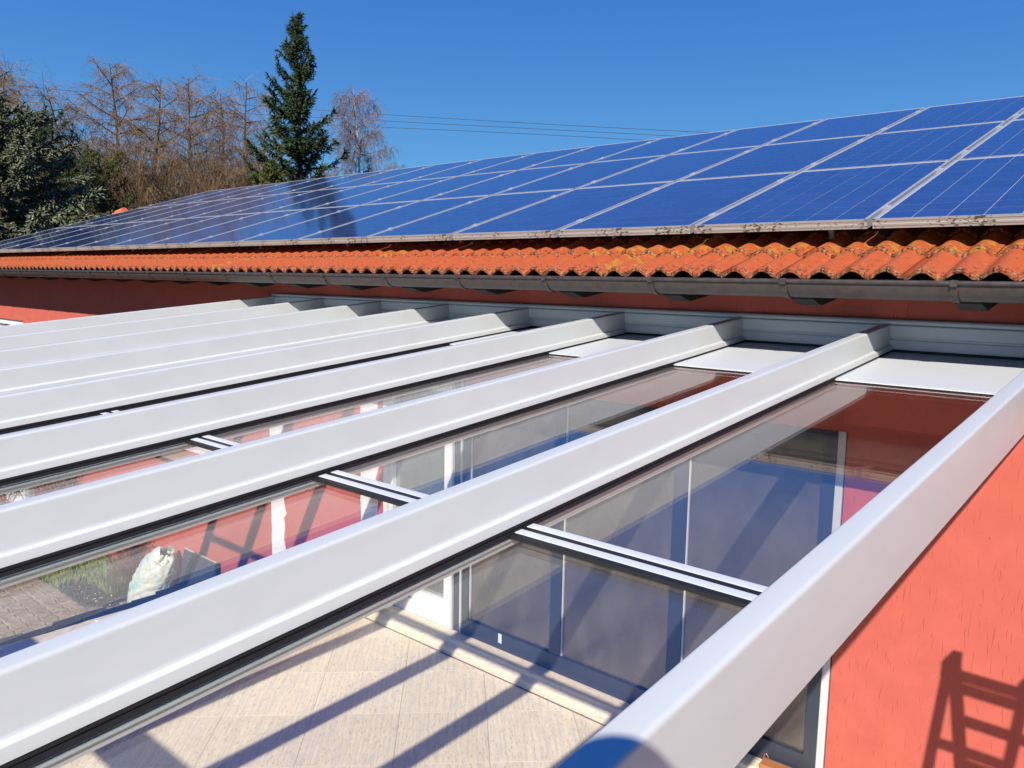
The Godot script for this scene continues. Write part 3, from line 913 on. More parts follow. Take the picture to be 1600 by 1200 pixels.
# ---------------------------------------------------------------- glazed roof
func build_pergola():
	var per := node("glass_roof", null, Vector3.ZERO)
	tag(per, "light grey aluminium terrace roof with sliding glass panels between raised beams", "terrace roof")
	var l := Vector3(0, -BEAM_FALL, 1).normalized()
	var up := Vector3(0, 1, BEAM_FALL).normalized()
	var len_b := 5.12
	var o := Vector3(0, BEAM_TOP, PLATE_Z)
	# beam section, right upper corner of the cap at u = 0
	var w := 0.052
	var mid := rounded([
		Vector2(0.0, 0.0), Vector2(0.003, -0.096), Vector2(0.005, -0.1005), Vector2(0.017, -0.1045), Vector2(0.018, -0.129), Vector2(0.010, -0.130), Vector2(0.010, -0.180),
		Vector2(-w - 0.010, -0.180), Vector2(-w - 0.010, -0.130), Vector2(-w - 0.018, -0.129), Vector2(-w - 0.017, -0.1045), Vector2(-w - 0.005, -0.1005), Vector2(-w - 0.003, -0.096), Vector2(-w, 0.0)],
		[0.008, 0.003, 0.0, 0.002, 0.001, 0, 0, 0, 0, 0.001, 0.002, 0.0, 0.003, 0.008], 5)
	var edge := rounded([
		Vector2(0.0, 0.0), Vector2(0.0, -0.182), Vector2(-0.040, -0.183),
		Vector2(-w - 0.010, -0.183), Vector2(-w - 0.010, -0.130), Vector2(-w - 0.018, -0.129), Vector2(-w - 0.017, -0.1045), Vector2(-w - 0.005, -0.1005), Vector2(-w - 0.003, -0.096), Vector2(-w, 0.0)],
		[0.010, 0.003, 0, 0, 0, 0.001, 0.002, 0.0, 0.003, 0.006], 5)
	var edge_l := PackedVector2Array()
	for p in edge: edge_l.append(Vector2(-w - p.x, p.y))
	var xs := []
	for k in 9: xs.append(-0.462 - PITCH_X * (8 - k))
	for k in 9:
		var g := Geo.new()
		g.extrude(edge_l if k == 0 else (edge if k == 8 else mid), o + Vector3(xs[k], 0, 0), Vector3.RIGHT, up, l * len_b, true, true)
		var bm := obj("beam", g.mesh(), M.alu, per)
		for sd in [-1, 1]:
			if (k == 0 and sd == -1) or (k == 8 and sd == 1): continue
			g = Geo.new()
			var u0: float = 0.0105 if sd == 1 else -w - 0.0105
			g.extrude(PackedVector2Array([Vector2(u0, -0.1305), Vector2(u0 + sd * 0.006, -0.1305), Vector2(u0 + sd * 0.007, -0.137), Vector2(u0 + sd * 0.004, -0.140), Vector2(u0 + sd * 0.009, -0.142), Vector2(u0 + sd * 0.009, -0.1505), Vector2(u0, -0.1505)]), o + Vector3(xs[k], 0, 0) + l * 0.01, Vector3.RIGHT, up, l * (len_b - 0.02))
			obj("gasket", g.mesh(), M.rubber, bm)
	# wall plate
	var g2 := Geo.new()
	g2.extrude(rounded([Vector2(0.002, 2.656), Vector2(0.058, 2.656), Vector2(0.058, 2.704), Vector2(0.048, 2.708), Vector2(0.048, 2.715), Vector2(0.056, 2.719), Vector2(0.056, 2.778), Vector2(0.042, 2.784), Vector2(0.042, 2.798), Vector2(0.032, 2.808), Vector2(0.002, 2.808)], [0, 0.003, 0.003, 0, 0, 0.003, 0.006, 0, 0.004, 0.004, 0]), Vector3(-6.99, 0, 0), Vector3(0, 0, 1), Vector3(0, 1, 0), Vector3(6.99 + 0.1, 0, 0), true, true)
	obj("wall_plate", g2.mesh(), M.alu, per)
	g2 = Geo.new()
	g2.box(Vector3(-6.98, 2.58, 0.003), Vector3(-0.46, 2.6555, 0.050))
	obj("gap_shade_strip", g2.mesh(), M.rubber, per)  # black strip standing in for the shade in the gap below the wall plate
	# bays
	var zc := 1.0 / l.z
	for k in 8:
		var xa: float = xs[k] + 0.011
		var xb: float = xs[k + 1] - w - 0.011
		var at := func(z: float, h: float): return Vector3(0, beam_y(z, h), z)
		var g := Geo.new()
		# closing panel next to the wall
		g.extrude(PackedVector2Array([Vector2(xa, -0.158), Vector2(xb, -0.158), Vector2(xb, -0.140), Vector2(xa, -0.140)]), at.call(0.064, 0.0), Vector3.RIGHT, up, l * (0.786 * zc))
		var cp := obj("closing_panel", g.mesh(), M.panel_white, per)
		g = Geo.new()
		g.extrude(PackedVector2Array([Vector2(xa + 0.002, -0.1455), Vector2(xb - 0.002, -0.1455), Vector2(xb - 0.002, -0.141), Vector2(xa + 0.002, -0.141)]), at.call(0.8535, 0.0), Vector3.RIGHT, up, l * 0.015)
		obj("end_rail", g.mesh(), M.alu, cp)
		g = Geo.new()
		g.extrude(PackedVector2Array([Vector2(xa + 0.002, -0.1555), Vector2(xb - 0.002, -0.1555), Vector2(xb - 0.002, -0.146), Vector2(xa + 0.002, -0.146)]), at.call(0.8505, 0.0), Vector3.RIGHT, up, l * 0.017)
		obj("end_seal", g.mesh(), M.rubber, cp)
		# two sliding glass panels, the outer one a step lower
		for q in [[0.869, 2.967, 0.1515, 2.933], [2.981, 5.10, 0.158, 2.979]]:
			var gp := node("glass_panel", per)
			g = Geo.new()
			g.extrude(PackedVector2Array([Vector2(xa + 0.004, -0.008), Vector2(xb - 0.004, -0.008), Vector2(xb - 0.004, 0), Vector2(xa + 0.004, 0)]), at.call(q[0], q[2]), Vector3.RIGHT, up, l * ((q[1] - q[0]) * zc))
			obj("pane", g.mesh(), M.glass, gp)
			for e in [[xa + 0.0005, xa + 0.0035], [xb - 0.0035, xb - 0.0005]]:
				g = Geo.new()
				g.extrude(PackedVector2Array([Vector2(e[0], -0.008), Vector2(e[1], -0.008), Vector2(e[1], 0), Vector2(e[0], 0)]), at.call(q[0], q[2]), Vector3.RIGHT, up, l * ((q[1] - q[0]) * zc))
				obj("pane_edge", g.mesh(), M.glass_edge, gp)
			g = Geo.new()
			g.extrude(rounded([Vector2(0, -0.0018), Vector2(0.027, -0.0018), Vector2(0.027, 0.0012), Vector2(0, 0.0012)], [0, 0, 0.001, 0.001]), at.call(q[3], 0.146) + Vector3(xa + 0.001, 0, 0), l, up, Vector3(xb - xa - 0.002, 0, 0), true, true)
			obj("cross_rail", g.mesh(), M.panel_white, gp)
			g = Geo.new()
			var gz: float = q[3]
			g.extrude(PackedVector2Array([Vector2(0.0275, -0.0045 if q[0] < 1.0 else -0.0105), Vector2(0.0445, -0.0045 if q[0] < 1.0 else -0.0105), Vector2(0.0445, 0.0002), Vector2(0.0275, 0.0002)]), at.call(gz, 0.146) + Vector3(xa + 0.001, 0, 0), l, up, Vector3(xb - xa - 0.002, 0, 0))
			obj("seal", g.mesh(), M.rubber, gp)
	# front gutter and its two posts
	var fg := Geo.new()
	fg.extrude(rounded([Vector2(5.15, 2.10), Vector2(5.29, 2.10), Vector2(5.29, 2.26), Vector2(5.15, 2.26)], [0.005, 0.005, 0.005, 0.005]), Vector3(-6.99, 0, 0), Vector3(0, 0, 1), Vector3(0, 1, 0), Vector3(6.99 - 0.45, 0, 0))
	obj("front_gutter", fg.mesh(), M.alu, per)
	for x in [-0.515, -6.985]:
		fg = Geo.new()
		fg.box(Vector3(x, 0.001, 5.17), Vector3(x + 0.06, 2.10, 5.27))
		obj("post", fg.mesh(), M.alu, per)

# ---------------------------------------------------------------- vegetation
func dir_at(az: float, el: float) -> Vector3:
	var a := deg_to_rad(az)
	var e := deg_to_rad(el)
	return Vector3(-sin(a) * cos(e), sin(e), -cos(a) * cos(e))

# foot of a tree standing at the given bearing and distance
func foot(az: float, dist: float) -> Vector3:
	return Vector3(-sin(deg_to_rad(az)) * dist, YARD - 0.1, 4.46 - cos(deg_to_rad(az)) * dist)

func jit(k: float) -> Vector3:
	return Vector3(rng.randf_range(-k, k), rng.randf_range(-k, k), rng.randf_range(-k, k))

func tone(base: Color, k := 0.25) -> Color:
	var t := 1.0 + rng.randf_range(-k, k)
	return Color(base.r * t * (1.0 + rng.randf_range(-0.1, 0.1)), base.g * t, base.b * t)

func bough(a: Vector3, d: Vector3, ln: float, droop: float, lift: float, seg: int) -> Array:
	var pts := [a]
	var p := a
	var q := d
	for k in seg:
		var t := float(k + 1) / seg
		q = (q + Vector3(0, -droop * (1.0 - t) + lift * t, 0) / seg + jit(0.10)).normalized()
		p += q * ln / seg
		pts.append(p)
	return pts

func spruce(label: String, at: Vector3, height: float, radius: float, base: Color, tips: Color, sd: int, dens := 1.0, upturn := 0.9, fine := 1.0):
	rng.seed = sd
	var t := node("spruce_tree", null, at)
	tag(t, label, "tree")
	var tr := Geo.new()
	tr.colored = true
	tr.col = Color(0.045, 0.035, 0.028)
	tr.tube([Vector3.ZERO, Vector3(0, height * 0.5, 0), Vector3(0, height * 0.98, 0)], [height * 0.02, height * 0.011, 0.01], 8)
	var cr := Geo.new()
	cr.colored = true
	var h := height * 0.12
	while h < height * 0.99:
		var f := h / height
		var ln := radius * pow(1.0 - f, 0.72) + 0.12
		var cnt := 5 if f < 0.9 else 4
		for k in cnt:
			var a := rng.randf() * TAU
			var el := lerpf(-0.25, 0.75, pow(f, 1.6)) + rng.randf_range(-0.12, 0.12)
			var l2 := ln * rng.randf_range(0.62, 1.18)
			var d := Vector3(cos(a) * cos(el), sin(el), sin(a) * cos(el))
			var pts := bough(Vector3(0, h + rng.randf_range(-0.2, 0.2), 0), d, l2, 0.7 * (1.0 - f), upturn, 6)
			tr.col = Color(0.04, 0.03, 0.022)
			tr.tube(pts, [0.035, 0.03, 0.025, 0.02, 0.014, 0.009, 0.005].map(func(x): return x * (0.4 + l2 * 0.35)), 4, false)
			var m := int(l2 * 26.0 * dens) + 6
			for s in m:
				var u := pow(rng.randf(), 0.8)
				var i := mini(int(u * 6), 5)
				var p: Vector3 = pts[i].lerp(pts[i + 1], u * 6 - i)
				var along: Vector3 = (pts[i + 1] - pts[i]).normalized()
				var side: Vector3 = along.cross(Vector3.UP).normalized() * (1.0 if rng.randf() < 0.5 else -1.0)
				var q: Vector3 = (along * rng.randf_range(0.3, 1.0) + side * rng.randf_range(0.1, 1.0) + Vector3(0, rng.randf_range(-0.8, 0.25), 0)).normalized()
				var sl := fine * rng.randf_range(0.14, 0.34) * (0.7 + 0.5 * (1.0 - f))
				for e in 3:
					cr.col = tone(base.lerp(tips, rng.randf() * rng.randf()), 0.35)
					var q2: Vector3 = (q + jit(0.5)).normalized()
					cr.spindle(p + q * sl * 0.35 * e, p + q * sl * 0.35 * e + q2 * sl, sl * 0.17, Vector3.UP)
		h += height * 0.019 * rng.randf_range(0.7, 1.3)
	obj("trunk", tr.mesh(), M.bark, t)
	obj("crown", cr.mesh(), M.veg, t)

func pine(label: String, at: Vector3, height: float, radius: float, base: Color, sd: int, low := 0.35):
	rng.seed = sd
	var t := node("pine_tree", null, at)
	tag(t, label, "tree")
	var tr := Geo.new()
	tr.colored = true
	tr.col = Color(0.07, 0.045, 0.03)
	var top := Vector3(rng.randf_range(-0.4, 0.4), height, rng.randf_range(-0.4, 0.4))
	tr.tube([Vector3.ZERO, top * 0.5 + jit(0.15), top], [height * 0.018, height * 0.012, 0.03], 7)
	var cr := Geo.new()
	cr.colored = true
	for k in 46:
		var f := lerpf(low, 1.0, float(k) / 46.0)
		var a := rng.randf() * TAU
		var el := lerpf(0.0, 0.9, f * f)
		var ln := radius * (1.15 - f * 0.75) * rng.randf_range(0.5, 1.1)
		var pts := bough(top * f, Vector3(cos(a) * cos(el), sin(el), sin(a) * cos(el)), ln, 0.2, 0.5, 5)
		tr.tube(pts, [0.05, 0.04, 0.032, 0.024, 0.016, 0.01], 4, false)
		for s in int(10 + ln * 11):
			var u := lerpf(0.3, 1.0, rng.randf())
			var i := mini(int(u * 5), 4)
			var c: Vector3 = pts[i].lerp(pts[i + 1], u * 5 - i) + jit(0.28)
			var pal := tone(base, 0.3)
			for e in 12:
				var q := (jit(1.0) + Vector3(0, 0.35, 0)).normalized()
				cr.col = tone(pal, 0.2)
				cr.spindle(c, c + q * rng.randf_range(0.12, 0.22), 0.016, Vector3.UP)
	obj("trunk", tr.mesh(), M.bark, t)
	obj("crown", cr.mesh(), M.veg, t)

func larch(called: String, label: String, at: Vector3, height: float, radius: float, lean: Vector3, bark: Color, twig: Color, sd: int, count := 46, low := 0.3, hang := 1.0):
	rng.seed = sd
	var t := node(called, null, at)
	tag(t, label, "tree")
	var tr := Geo.new()
	tr.colored = true
	tr.col = bark
	var top := Vector3(0, height, 0) + lean
	var tp := []
	for k in 7:
		tp.append(Vector3(lean.x * pow(k / 6.0, 1.6), height * k / 6.0, lean.z * pow(k / 6.0, 1.6)) + (jit(0.10) if k > 0 and k < 6 else Vector3.ZERO))
	tr.tube(tp, [0.017, 0.0145, 0.012, 0.0095, 0.007, 0.004, 0.0012].map(func(x): return x * height * (0.6 if called == "birch_tree" else 1.0)), 7)
	var cr := Geo.new()
	cr.colored = true
	for k in count:
		var f := lerpf(low, 0.985, (k + rng.randf()) / count)
		var i0 := mini(int(f * 6), 5)
		var a0: Vector3 = tp[i0].lerp(tp[i0 + 1], f * 6 - i0)
		var a := k * 2.4 + rng.randf_range(-0.5, 0.5)
		var el := lerpf(-0.05, 0.55, f) + rng.randf_range(-0.2, 0.25)
		var ln := radius * pow(1.0 - f, 0.55) * rng.randf_range(0.55, 1.25) + 0.25
		var pts := bough(a0, Vector3(cos(a) * cos(el), sin(el), sin(a) * cos(el)), ln, 0.35, 0.35, 7)
		var r0 := (0.008 + ln * 0.005) if called == "birch_tree" else (0.014 + ln * 0.012)
		cr.col = tone(twig if called == "birch_tree" else bark, 0.15)
		cr.tube(pts, [1.0, 0.86, 0.74, 0.62, 0.5, 0.38, 0.28, 0.15].map(func(x): return x * r0), 4, false)
		var m := int(ln * (17.0 if called == "birch_tree" else 15.0)) + 5
		for s in m:
			var u := lerpf(0.12, 1.0, rng.randf())
			var i := mini(int(u * 7), 6)
			var p: Vector3 = pts[i].lerp(pts[i + 1], u * 7 - i)
			var q: Vector3 = ((pts[i + 1] - pts[i]).normalized() * 0.5 + jit(0.8) + Vector3(0, -0.45 * hang, 0)).normalized()
			var sl := rng.randf_range(0.25, 0.75) * (1.15 - 0.4 * u)
			var e1: Vector3 = p + q * sl
			var e2: Vector3 = e1 + (q + Vector3(0, -0.5 * hang, 0) + jit(0.3)).normalized() * sl * 0.8
			cr.col = tone(twig, 0.3)
			cr.stick(p, e1, 0.0085, 0.006); cr.stick(e1, e2, 0.006, 0.0035)
			for w in 4:
				var v := rng.randf()
				var z: Vector3 = p.lerp(e1, v) if w < 3 else e1.lerp(e2, v)
				cr.col = tone(twig, 0.35)
				cr.stick(z, z + (jit(0.9) + q * 0.4 + Vector3(0, -0.35 * hang, 0)).normalized() * rng.randf_range(0.12, 0.34), 0.0055, 0.003)
	obj("trunk", tr.mesh(), M.bark, t)
	obj("crown", cr.mesh(), M.veg, t)

func bare_bush(called: String, label: String, at: Vector3, height: float, radius: float, twig: Color, sd: int, stems: int, group := "", leaf := Color(0, 0, 0), fine := 1.0):
	rng.seed = sd
	var t := node(called, null, at)
	tag(t, label, "shrub", group)
	var cr := Geo.new()
	cr.colored = true
	var lf := Geo.new()
	lf.colored = true
	for k in stems:
		var a := rng.randf() * TAU
		var sp := rng.randf()
		var tip := Vector3(cos(a) * radius * sp, height * rng.randf_range(0.6, 1.0) * (1.05 - 0.4 * sp), sin(a) * radius * sp)
		var pts := [Vector3(cos(a), 0, sin(a)) * radius * 0.12 * sp]
		for s in 5:
			pts.append(pts[0].lerp(tip, (s + 1) / 5.0) + jit(height * 0.03))
		cr.col = tone(twig, 0.25)
		var r := height * 0.006 * fine
		cr.tube(pts, [r, r * 0.85, r * 0.7, r * 0.55, r * 0.4, r * 0.2], 4, false)
		for s in 16:
			var u := lerpf(0.2, 1.0, rng.randf())
			var i := mini(int(u * 5), 4)
			var p: Vector3 = pts[i].lerp(pts[i + 1], u * 5 - i)
			var q: Vector3 = ((pts[i + 1] - pts[i]).normalized() + jit(0.9)).normalized()
			var sl := height * rng.randf_range(0.07, 0.2)
			cr.col = tone(twig, 0.3)
			cr.stick(p, p + q * sl, r * 0.4, r * 0.22)
			for w in 4:
				var z: Vector3 = p + q * sl * rng.randf_range(0.2, 1.0)
				var e: Vector3 = z + (q + jit(1.0)).normalized() * sl * 0.55
				cr.stick(z, e, r * 0.25, r * 0.12)
				if leaf.g > 0.0 and rng.randf() < 0.6:
					lf.col = tone(leaf, 0.3)
					lf.spindle(e, e + jit(1.0).normalized() * 0.035, 0.012, Vector3.UP)
	obj("branches", cr.mesh(), M.veg, t)
	if leaf.g > 0.0: obj("leaves", lf.mesh(), M.veg, t)

func build_trees():
	spruce("tall dark green spruce towering above the solar roof", foot(55.75, 34.0), 14.1, 3.3, Color(0.030, 0.052, 0.020), Color(0.070, 0.095, 0.034), 101, 1.9, 1.5, 0.75)
	spruce("short olive green spruce in front of the tall dark spruce", foot(57.6, 31.5), 8.0, 2.9, Color(0.060, 0.072, 0.020), Color(0.115, 0.120, 0.030), 102, 2.2, 0.7, 0.75)
	spruce("blue grey spruce with silvery branch tips at the end of the roof", foot(73.2, 22.0), 7.7, 4.7, Color(0.078, 0.095, 0.052), Color(0.235, 0.255, 0.165), 103, 3.0, 0.5, 0.6)
	spruce("low olive fir behind the birch", foot(52.6, 33.0), 5.6, 2.0, Color(0.055, 0.065, 0.018), Color(0.10, 0.105, 0.025), 104, 1.0, 0.6)
	pine("dark pine standing beside the blue spruce", foot(70.2, 29.0), 8.1, 3.0, Color(0.035, 0.056, 0.020), 111)
	pine("olive pine with a bent crown between the larches", foot(67.2, 31.0), 7.6, 2.3, Color(0.062, 0.070, 0.022), 112, 0.25)
	pine("small dark pine under the bare larches", foot(60.1, 36.0), 7.4, 1.8, Color(0.055, 0.062, 0.022), 113, 0.3)
	var bark := Color(0.080, 0.062, 0.050)
	var twig := Color(0.235, 0.150, 0.082)
	larch("larch_tree", "tallest bare larch with a broad rounded top", foot(66.6, 38.0), 12.6, 4.2, Vector3(-0.2, 0, 0.2), bark, twig, 121, 58, 0.28)
	larch("larch_tree", "bare larch with an arching top beside the tallest larch", foot(65.6, 36.0), 11.6, 3.2, Vector3(0.9, 0, -0.6), bark, twig, 122, 44, 0.22)
	larch("larch_tree", "bare larch with a pointed top and level branches", foot(62.5, 38.0), 12.3, 3.9, Vector3(0, 0, 0), bark, twig, 123, 58, 0.25)
	larch("larch_tree", "slim bare larch between two taller larches", foot(60.7, 38.5), 11.9, 2.5, Vector3(0.1, 0, 0), bark, twig, 124, 40, 0.3)
	larch("larch_tree", "bare larch with a ragged leaning tip", foot(59.6, 37.0), 12.1, 2.7, Vector3(0.35, 0, -0.25), bark, twig, 125, 44, 0.25)
	larch("larch_tree", "short bare larch beside the tall spruce", foot(58.5, 38.0), 10.4, 2.3, Vector3(0.3, 0, -0.2), bark, twig, 126, 40, 0.25)
	larch("larch_tree", "bare larch leaning over the blue spruce", foot(69.8, 34.0), 11.6, 3.0, Vector3(-2.4, 0, 1.8), bark, twig, 127, 50, 0.35)
	larch("larch_tree", "thin leaning larch beside the dark pine", foot(68.3, 36.0), 11.2, 2.9, Vector3(-1.3, 0, 1.0), bark, twig, 128, 40, 0.3)
	larch("larch_tree", "pale brown larch behind the blue spruce", foot(73.0, 33.0), 10.8, 2.6, Vector3(0.3, 0, 0), bark, Color(0.22, 0.14, 0.08), 129, 46, 0.35)
	larch("birch_tree", "white stemmed birch with hanging purple twigs", foot(51.3, 40.0), 12.9, 3.7, Vector3(-0.6, 0, 0.3), Color(0.34, 0.32, 0.31), Color(0.20, 0.148, 0.142), 130, 80, 0.2, 2.0)
	larch("birch_tree", "young bare birch left of the white birch", foot(53.2, 39.0), 7.6, 2.1, Vector3(-0.2, 0, 0.3), Color(0.24, 0.20, 0.19), Color(0.20, 0.14, 0.14), 131, 36, 0.2, 1.6)
	# undergrowth
	var az := [57.6, 59.0, 60.4, 61.8, 63.0, 64.2, 65.2, 66.2, 67.4, 68.6, 70.0, 71.6]
	for k in az.size():
		bare_bush("bare_shrub", "leafless brown shrub in the thicket under the larches", foot(az[k], 35.0 + 2.0 * (k % 3)), 8.0 + 0.6 * ((k * 5) % 4), 2.8, [Color(0.15, 0.098, 0.056), Color(0.115, 0.084, 0.052), Color(0.175, 0.112, 0.062)][k % 3], 140 + k, 95, "shrubs under the larches", Color(0, 0, 0), 0.55)
	bare_bush("dark_shrub", "dark tangled evergreen shrub among the brown thicket", foot(63.6, 31.5), 7.2, 1.5, Color(0.035, 0.032, 0.025), 160, 60, "", Color(0.035, 0.04, 0.02))
	# far wood closing the gaps near the ground
	rng.seed = 170
	var g := Geo.new()
	g.colored = true
	for k in 13000:
		var a := rng.randf_range(54.0, 78.0)
		var f := foot(a, rng.randf_range(41.0, 52.0))
		var y := rng.randf() * rng.randf_range(4.0, 9.0)
		g.col = tone(Color(0.085, 0.062, 0.042), 0.4)
		var d := Vector3(rng.randf_range(-0.5, 0.5), 1, rng.randf_range(-0.5, 0.5)).normalized()
		g.stick(f + Vector3(0, y, 0), f + Vector3(0, y, 0) + d * rng.randf_range(0.8, 2.2), 0.035, 0.012)
	for k in 60:
		var f := foot(rng.randf_range(54.0, 78.0), rng.randf_range(40.0, 52.0))
		g.col = tone(Color(0.07, 0.05, 0.04), 0.3)
		g.stick(f, f + Vector3(0, rng.randf_range(6, 9), 0), 0.12, 0.05)
	tag(obj("far_wood", g.mesh(), M.veg), "brown leafless wood far behind the larches", "wood", "", "stuff")

func build_garden():
	var bed := bed_outline()
	var g := Geo.new()
	prism_into(g, bed, YARD - 0.055, YARD + 0.012, 0.03, false)
	var soil := obj("garden_bed", g.mesh(), M.soil)
	tag(soil, "", "", "", "structure")
	rng.seed = 41
	g = Geo.new()
	g.colored = true
	var made := 0
	while made < 9000:
		var p := Vector2(rng.randf_range(-12.8, -9.75), rng.randf_range(0.03, 0.87))
		if not Geometry2D.is_point_in_polygon(p, bed): continue
		if (p.y > 0.5 and p.x > -10.65) or p.x > -9.98:
			made += 1
			continue
		g.col = tone([Color(0.10, 0.16, 0.045), Color(0.13, 0.17, 0.055), Color(0.17, 0.16, 0.07)][rng.randi() % 3], 0.3)
		var b := Vector3(p.x, YARD + 0.008, p.y)
		g.spindle(b, b + Vector3(rng.randf_range(-0.05, 0.05), rng.randf_range(0.05, 0.20), rng.randf_range(-0.05, 0.05)), 0.009, Vector3(0.3, 0.2, 1))
		made += 1
	tag(obj("grass", g.mesh(), M.veg), "short green grass on the bed beside the courtyard pavers", "grass", "", "stuff")
	g = Geo.new()
	g.colored = true
	for k in 1500:
		var p := Vector2(rng.randf_range(-10.65, -9.76), rng.randf_range(0.03, 0.82))
		if p.y < 0.5 and p.x < -9.98: continue
		if not Geometry2D.is_point_in_polygon(p, bed): continue
		g.col = tone(Color(0.04, 0.038, 0.04), 0.5)
		if rng.randf() < 0.03: g.col = Color(0.5, 0.47, 0.42)
		g.box(Vector3(-0.022, -0.005, -0.008), Vector3(0.022, 0.005, 0.008), Transform3D(Basis.from_euler(jit(0.6) + Vector3(0, rng.randf() * 6.0, 0)), Vector3(p.x, YARD + 0.016 + rng.randf() * 0.012, p.y)))
	tag(obj("mulch", g.mesh(), M.veg), "dark bark mulch at the end of the garden bed", "mulch", "", "stuff")
	bare_bush("garden_shrub", "bare upright shrub growing in the grass of the garden bed", Vector3(-11.3, YARD, 0.45), 1.5, 0.42, Color(0.20, 0.15, 0.10), 201, 7)
	bare_bush("garden_shrub", "thin reed like shrub against the red wall", Vector3(-10.15, YARD, 0.16), 1.25, 0.38, Color(0.20, 0.10, 0.07), 202, 26)
	bare_bush("garden_shrub", "low twiggy shrub on the mulch beside the plastic bag", Vector3(-9.98, YARD, 0.42), 0.5, 0.32, Color(0.10, 0.08, 0.07), 203, 14)
	bare_bush("garden_shrub", "tall shrub with dry leaves further along the red wall", Vector3(-12.3, YARD, 0.28), 2.15, 0.75, Color(0.13, 0.09, 0.06), 204, 14, "", Color(0.20, 0.14, 0.09))
	bare_bush("garden_shrub", "thin sapling in front of the white far door", Vector3(-13.6, YARD, 0.55), 1.7, 0.4, Color(0.14, 0.10, 0.07), 205, 6)
	# full plastic bag leaning on the wall
	g = Geo.new()
	var rows := 44
	var cols := 56
	var nz := noise(1.6, 91, 4)
	for j in rows + 1:
		var t := float(j) / rows
		var rad := 0.235 * pow(sin(PI * clampf(0.14 + t * 0.74, 0, 1)), 0.55)
		for i in cols + 1:
			var a := TAU * (i % cols) / cols
			var fold := 1.0 + 0.13 * nz.get_noise_3d(cos(a) * 1.6, t * 3.2, sin(a) * 1.6) + 0.05 * nz.get_noise_3d(cos(a) * 4.5, t * 6.0, sin(a) * 4.5) + 0.035 * absf(nz.get_noise_3d(cos(a) * 8.0 + t * 4.0, t * 9.0, sin(a) * 8.0))
			if t > 0.85: fold *= 1.0 - (t - 0.85) * 1.2 + 0.25 * (t - 0.85) * sin(a * 5.0)
			g.vert(Vector3(cos(a) * rad * fold, t * 0.92 + (0.05 * sin(a * 3.0 + 1.0) if t > 0.9 else 0.0), sin(a) * rad * fold * 0.85), Vector3(cos(a), 0.1, sin(a)), Vector2(float(i) / cols * 1.5, t * 1.5))
	for j in rows:
		for i in cols:
			var a := j * (cols + 1) + i
			g.ix.append_array([a, a + 1, a + cols + 1, a + 1, a + cols + 2, a + cols + 1])
	for j in rows + 1:
		for i in cols + 1:
			var c := j * (cols + 1) + i
			var l := g.v[j * (cols + 1) + (i + 1) % cols] - g.v[j * (cols + 1) + (i + cols - 1) % cols]
			var u := g.v[mini(j + 1, rows) * (cols + 1) + i] - g.v[maxi(j - 1, 0) * (cols + 1) + i]
			g.n[c] = u.cross(l).normalized()
	var cb := g.vert(Vector3(0, 0.0, 0), Vector3.DOWN)
	for i in cols: g.ix.append_array([cb, i, i + 1])
	var bag := node("plastic_sack", null, Vector3(-9.36, YARD, 0.42))
	tag(bag, "full white and turquoise plastic sack leaning beside the ribbed unit", "sack")
	var bo := obj("sack_body", g.mesh(), M.plastic_bag, bag)
	bo.rotation = Vector3(-0.16, 0.3, -0.46)
	bo.scale = Vector3(1.02, 0.90, 1.02)
	g = Geo.new()
	for k in 9:
		var a := k * 0.7
		g.tube([Vector3(cos(a) * 0.13, 0.0, sin(a) * 0.11), Vector3(cos(a) * 0.12, 0.05, sin(a) * 0.10), Vector3(cos(a) * 0.06, 0.08 + 0.02 * sin(k * 2.0), sin(a) * 0.06)], [0.035, 0.04, 0.02], 6)
	var rubbish := obj("contents", g.mesh(), M.plastic_bag, bag)
	rubbish.transform = bo.transform * Transform3D(Basis.IDENTITY, Vector3(0, 0.82, 0))
	# ribbed dark panel leaning on the wall
	var un := node("ribbed_panel", null, Vector3(-8.52, YARD, 0.20))
	un.rotation.x = -0.17
	tag(un, "dark blue grey ribbed metal panel leaning against the red wall", "panel")
	g = Geo.new()
	g.box(Vector3(-0.36, 0.01, -0.012), Vector3(0.36, 0.80, 0.012))
	obj("sheet", g.mesh(), M.unit, un)
	g = Geo.new()
	for k in 24:
		g.box(Vector3(-0.35, 0.02 + k * 0.032, 0.0125), Vector3(0.35, 0.036 + k * 0.032, 0.020))
	obj("ribs", g.mesh(), M.unit, un)
	g = Geo.new()
	g.box(Vector3(-0.362, 0.801, -0.013), Vector3(0.362, 0.808, 0.013))
	obj("edge_strip", g.mesh(), M.film_edge, un)
	g = Geo.new()
	g.box(Vector3(-0.14, 0, -0.05), Vector3(0.16, 0.10, 0.05), Transform3D(Basis(Vector3.UP, 0.3), Vector3(-8.45, YARD, 0.38)))
	g.box(Vector3(-0.13, 0.101, -0.045), Vector3(0.02, 0.125, 0.045), Transform3D(Basis(Vector3.UP, 0.3), Vector3(-8.45, YARD, 0.38)))
	tag(obj("white_block", g.mesh(), M.pvc), "white plastic block lying before the ribbed panel", "block")
	# dark tub with greenery on the pavers
	var tub := node("plant_tub", null, Vector3(-8.15, YARD, 2.55))
	tag(tub, "dark tub of green leaves on the pavers beside the terrace edge", "planter")
	g = Geo.new()
	g.tube([Vector3(0, 0, 0), Vector3(0, 0.25, 0), Vector3(0, 0.42, 0), Vector3(0, 0.44, 0)], [0.24, 0.30, 0.34, 0.35], 20)
	obj("tub", g.mesh(), M.rubber, tub)
	g = Geo.new()
	g.colored = true
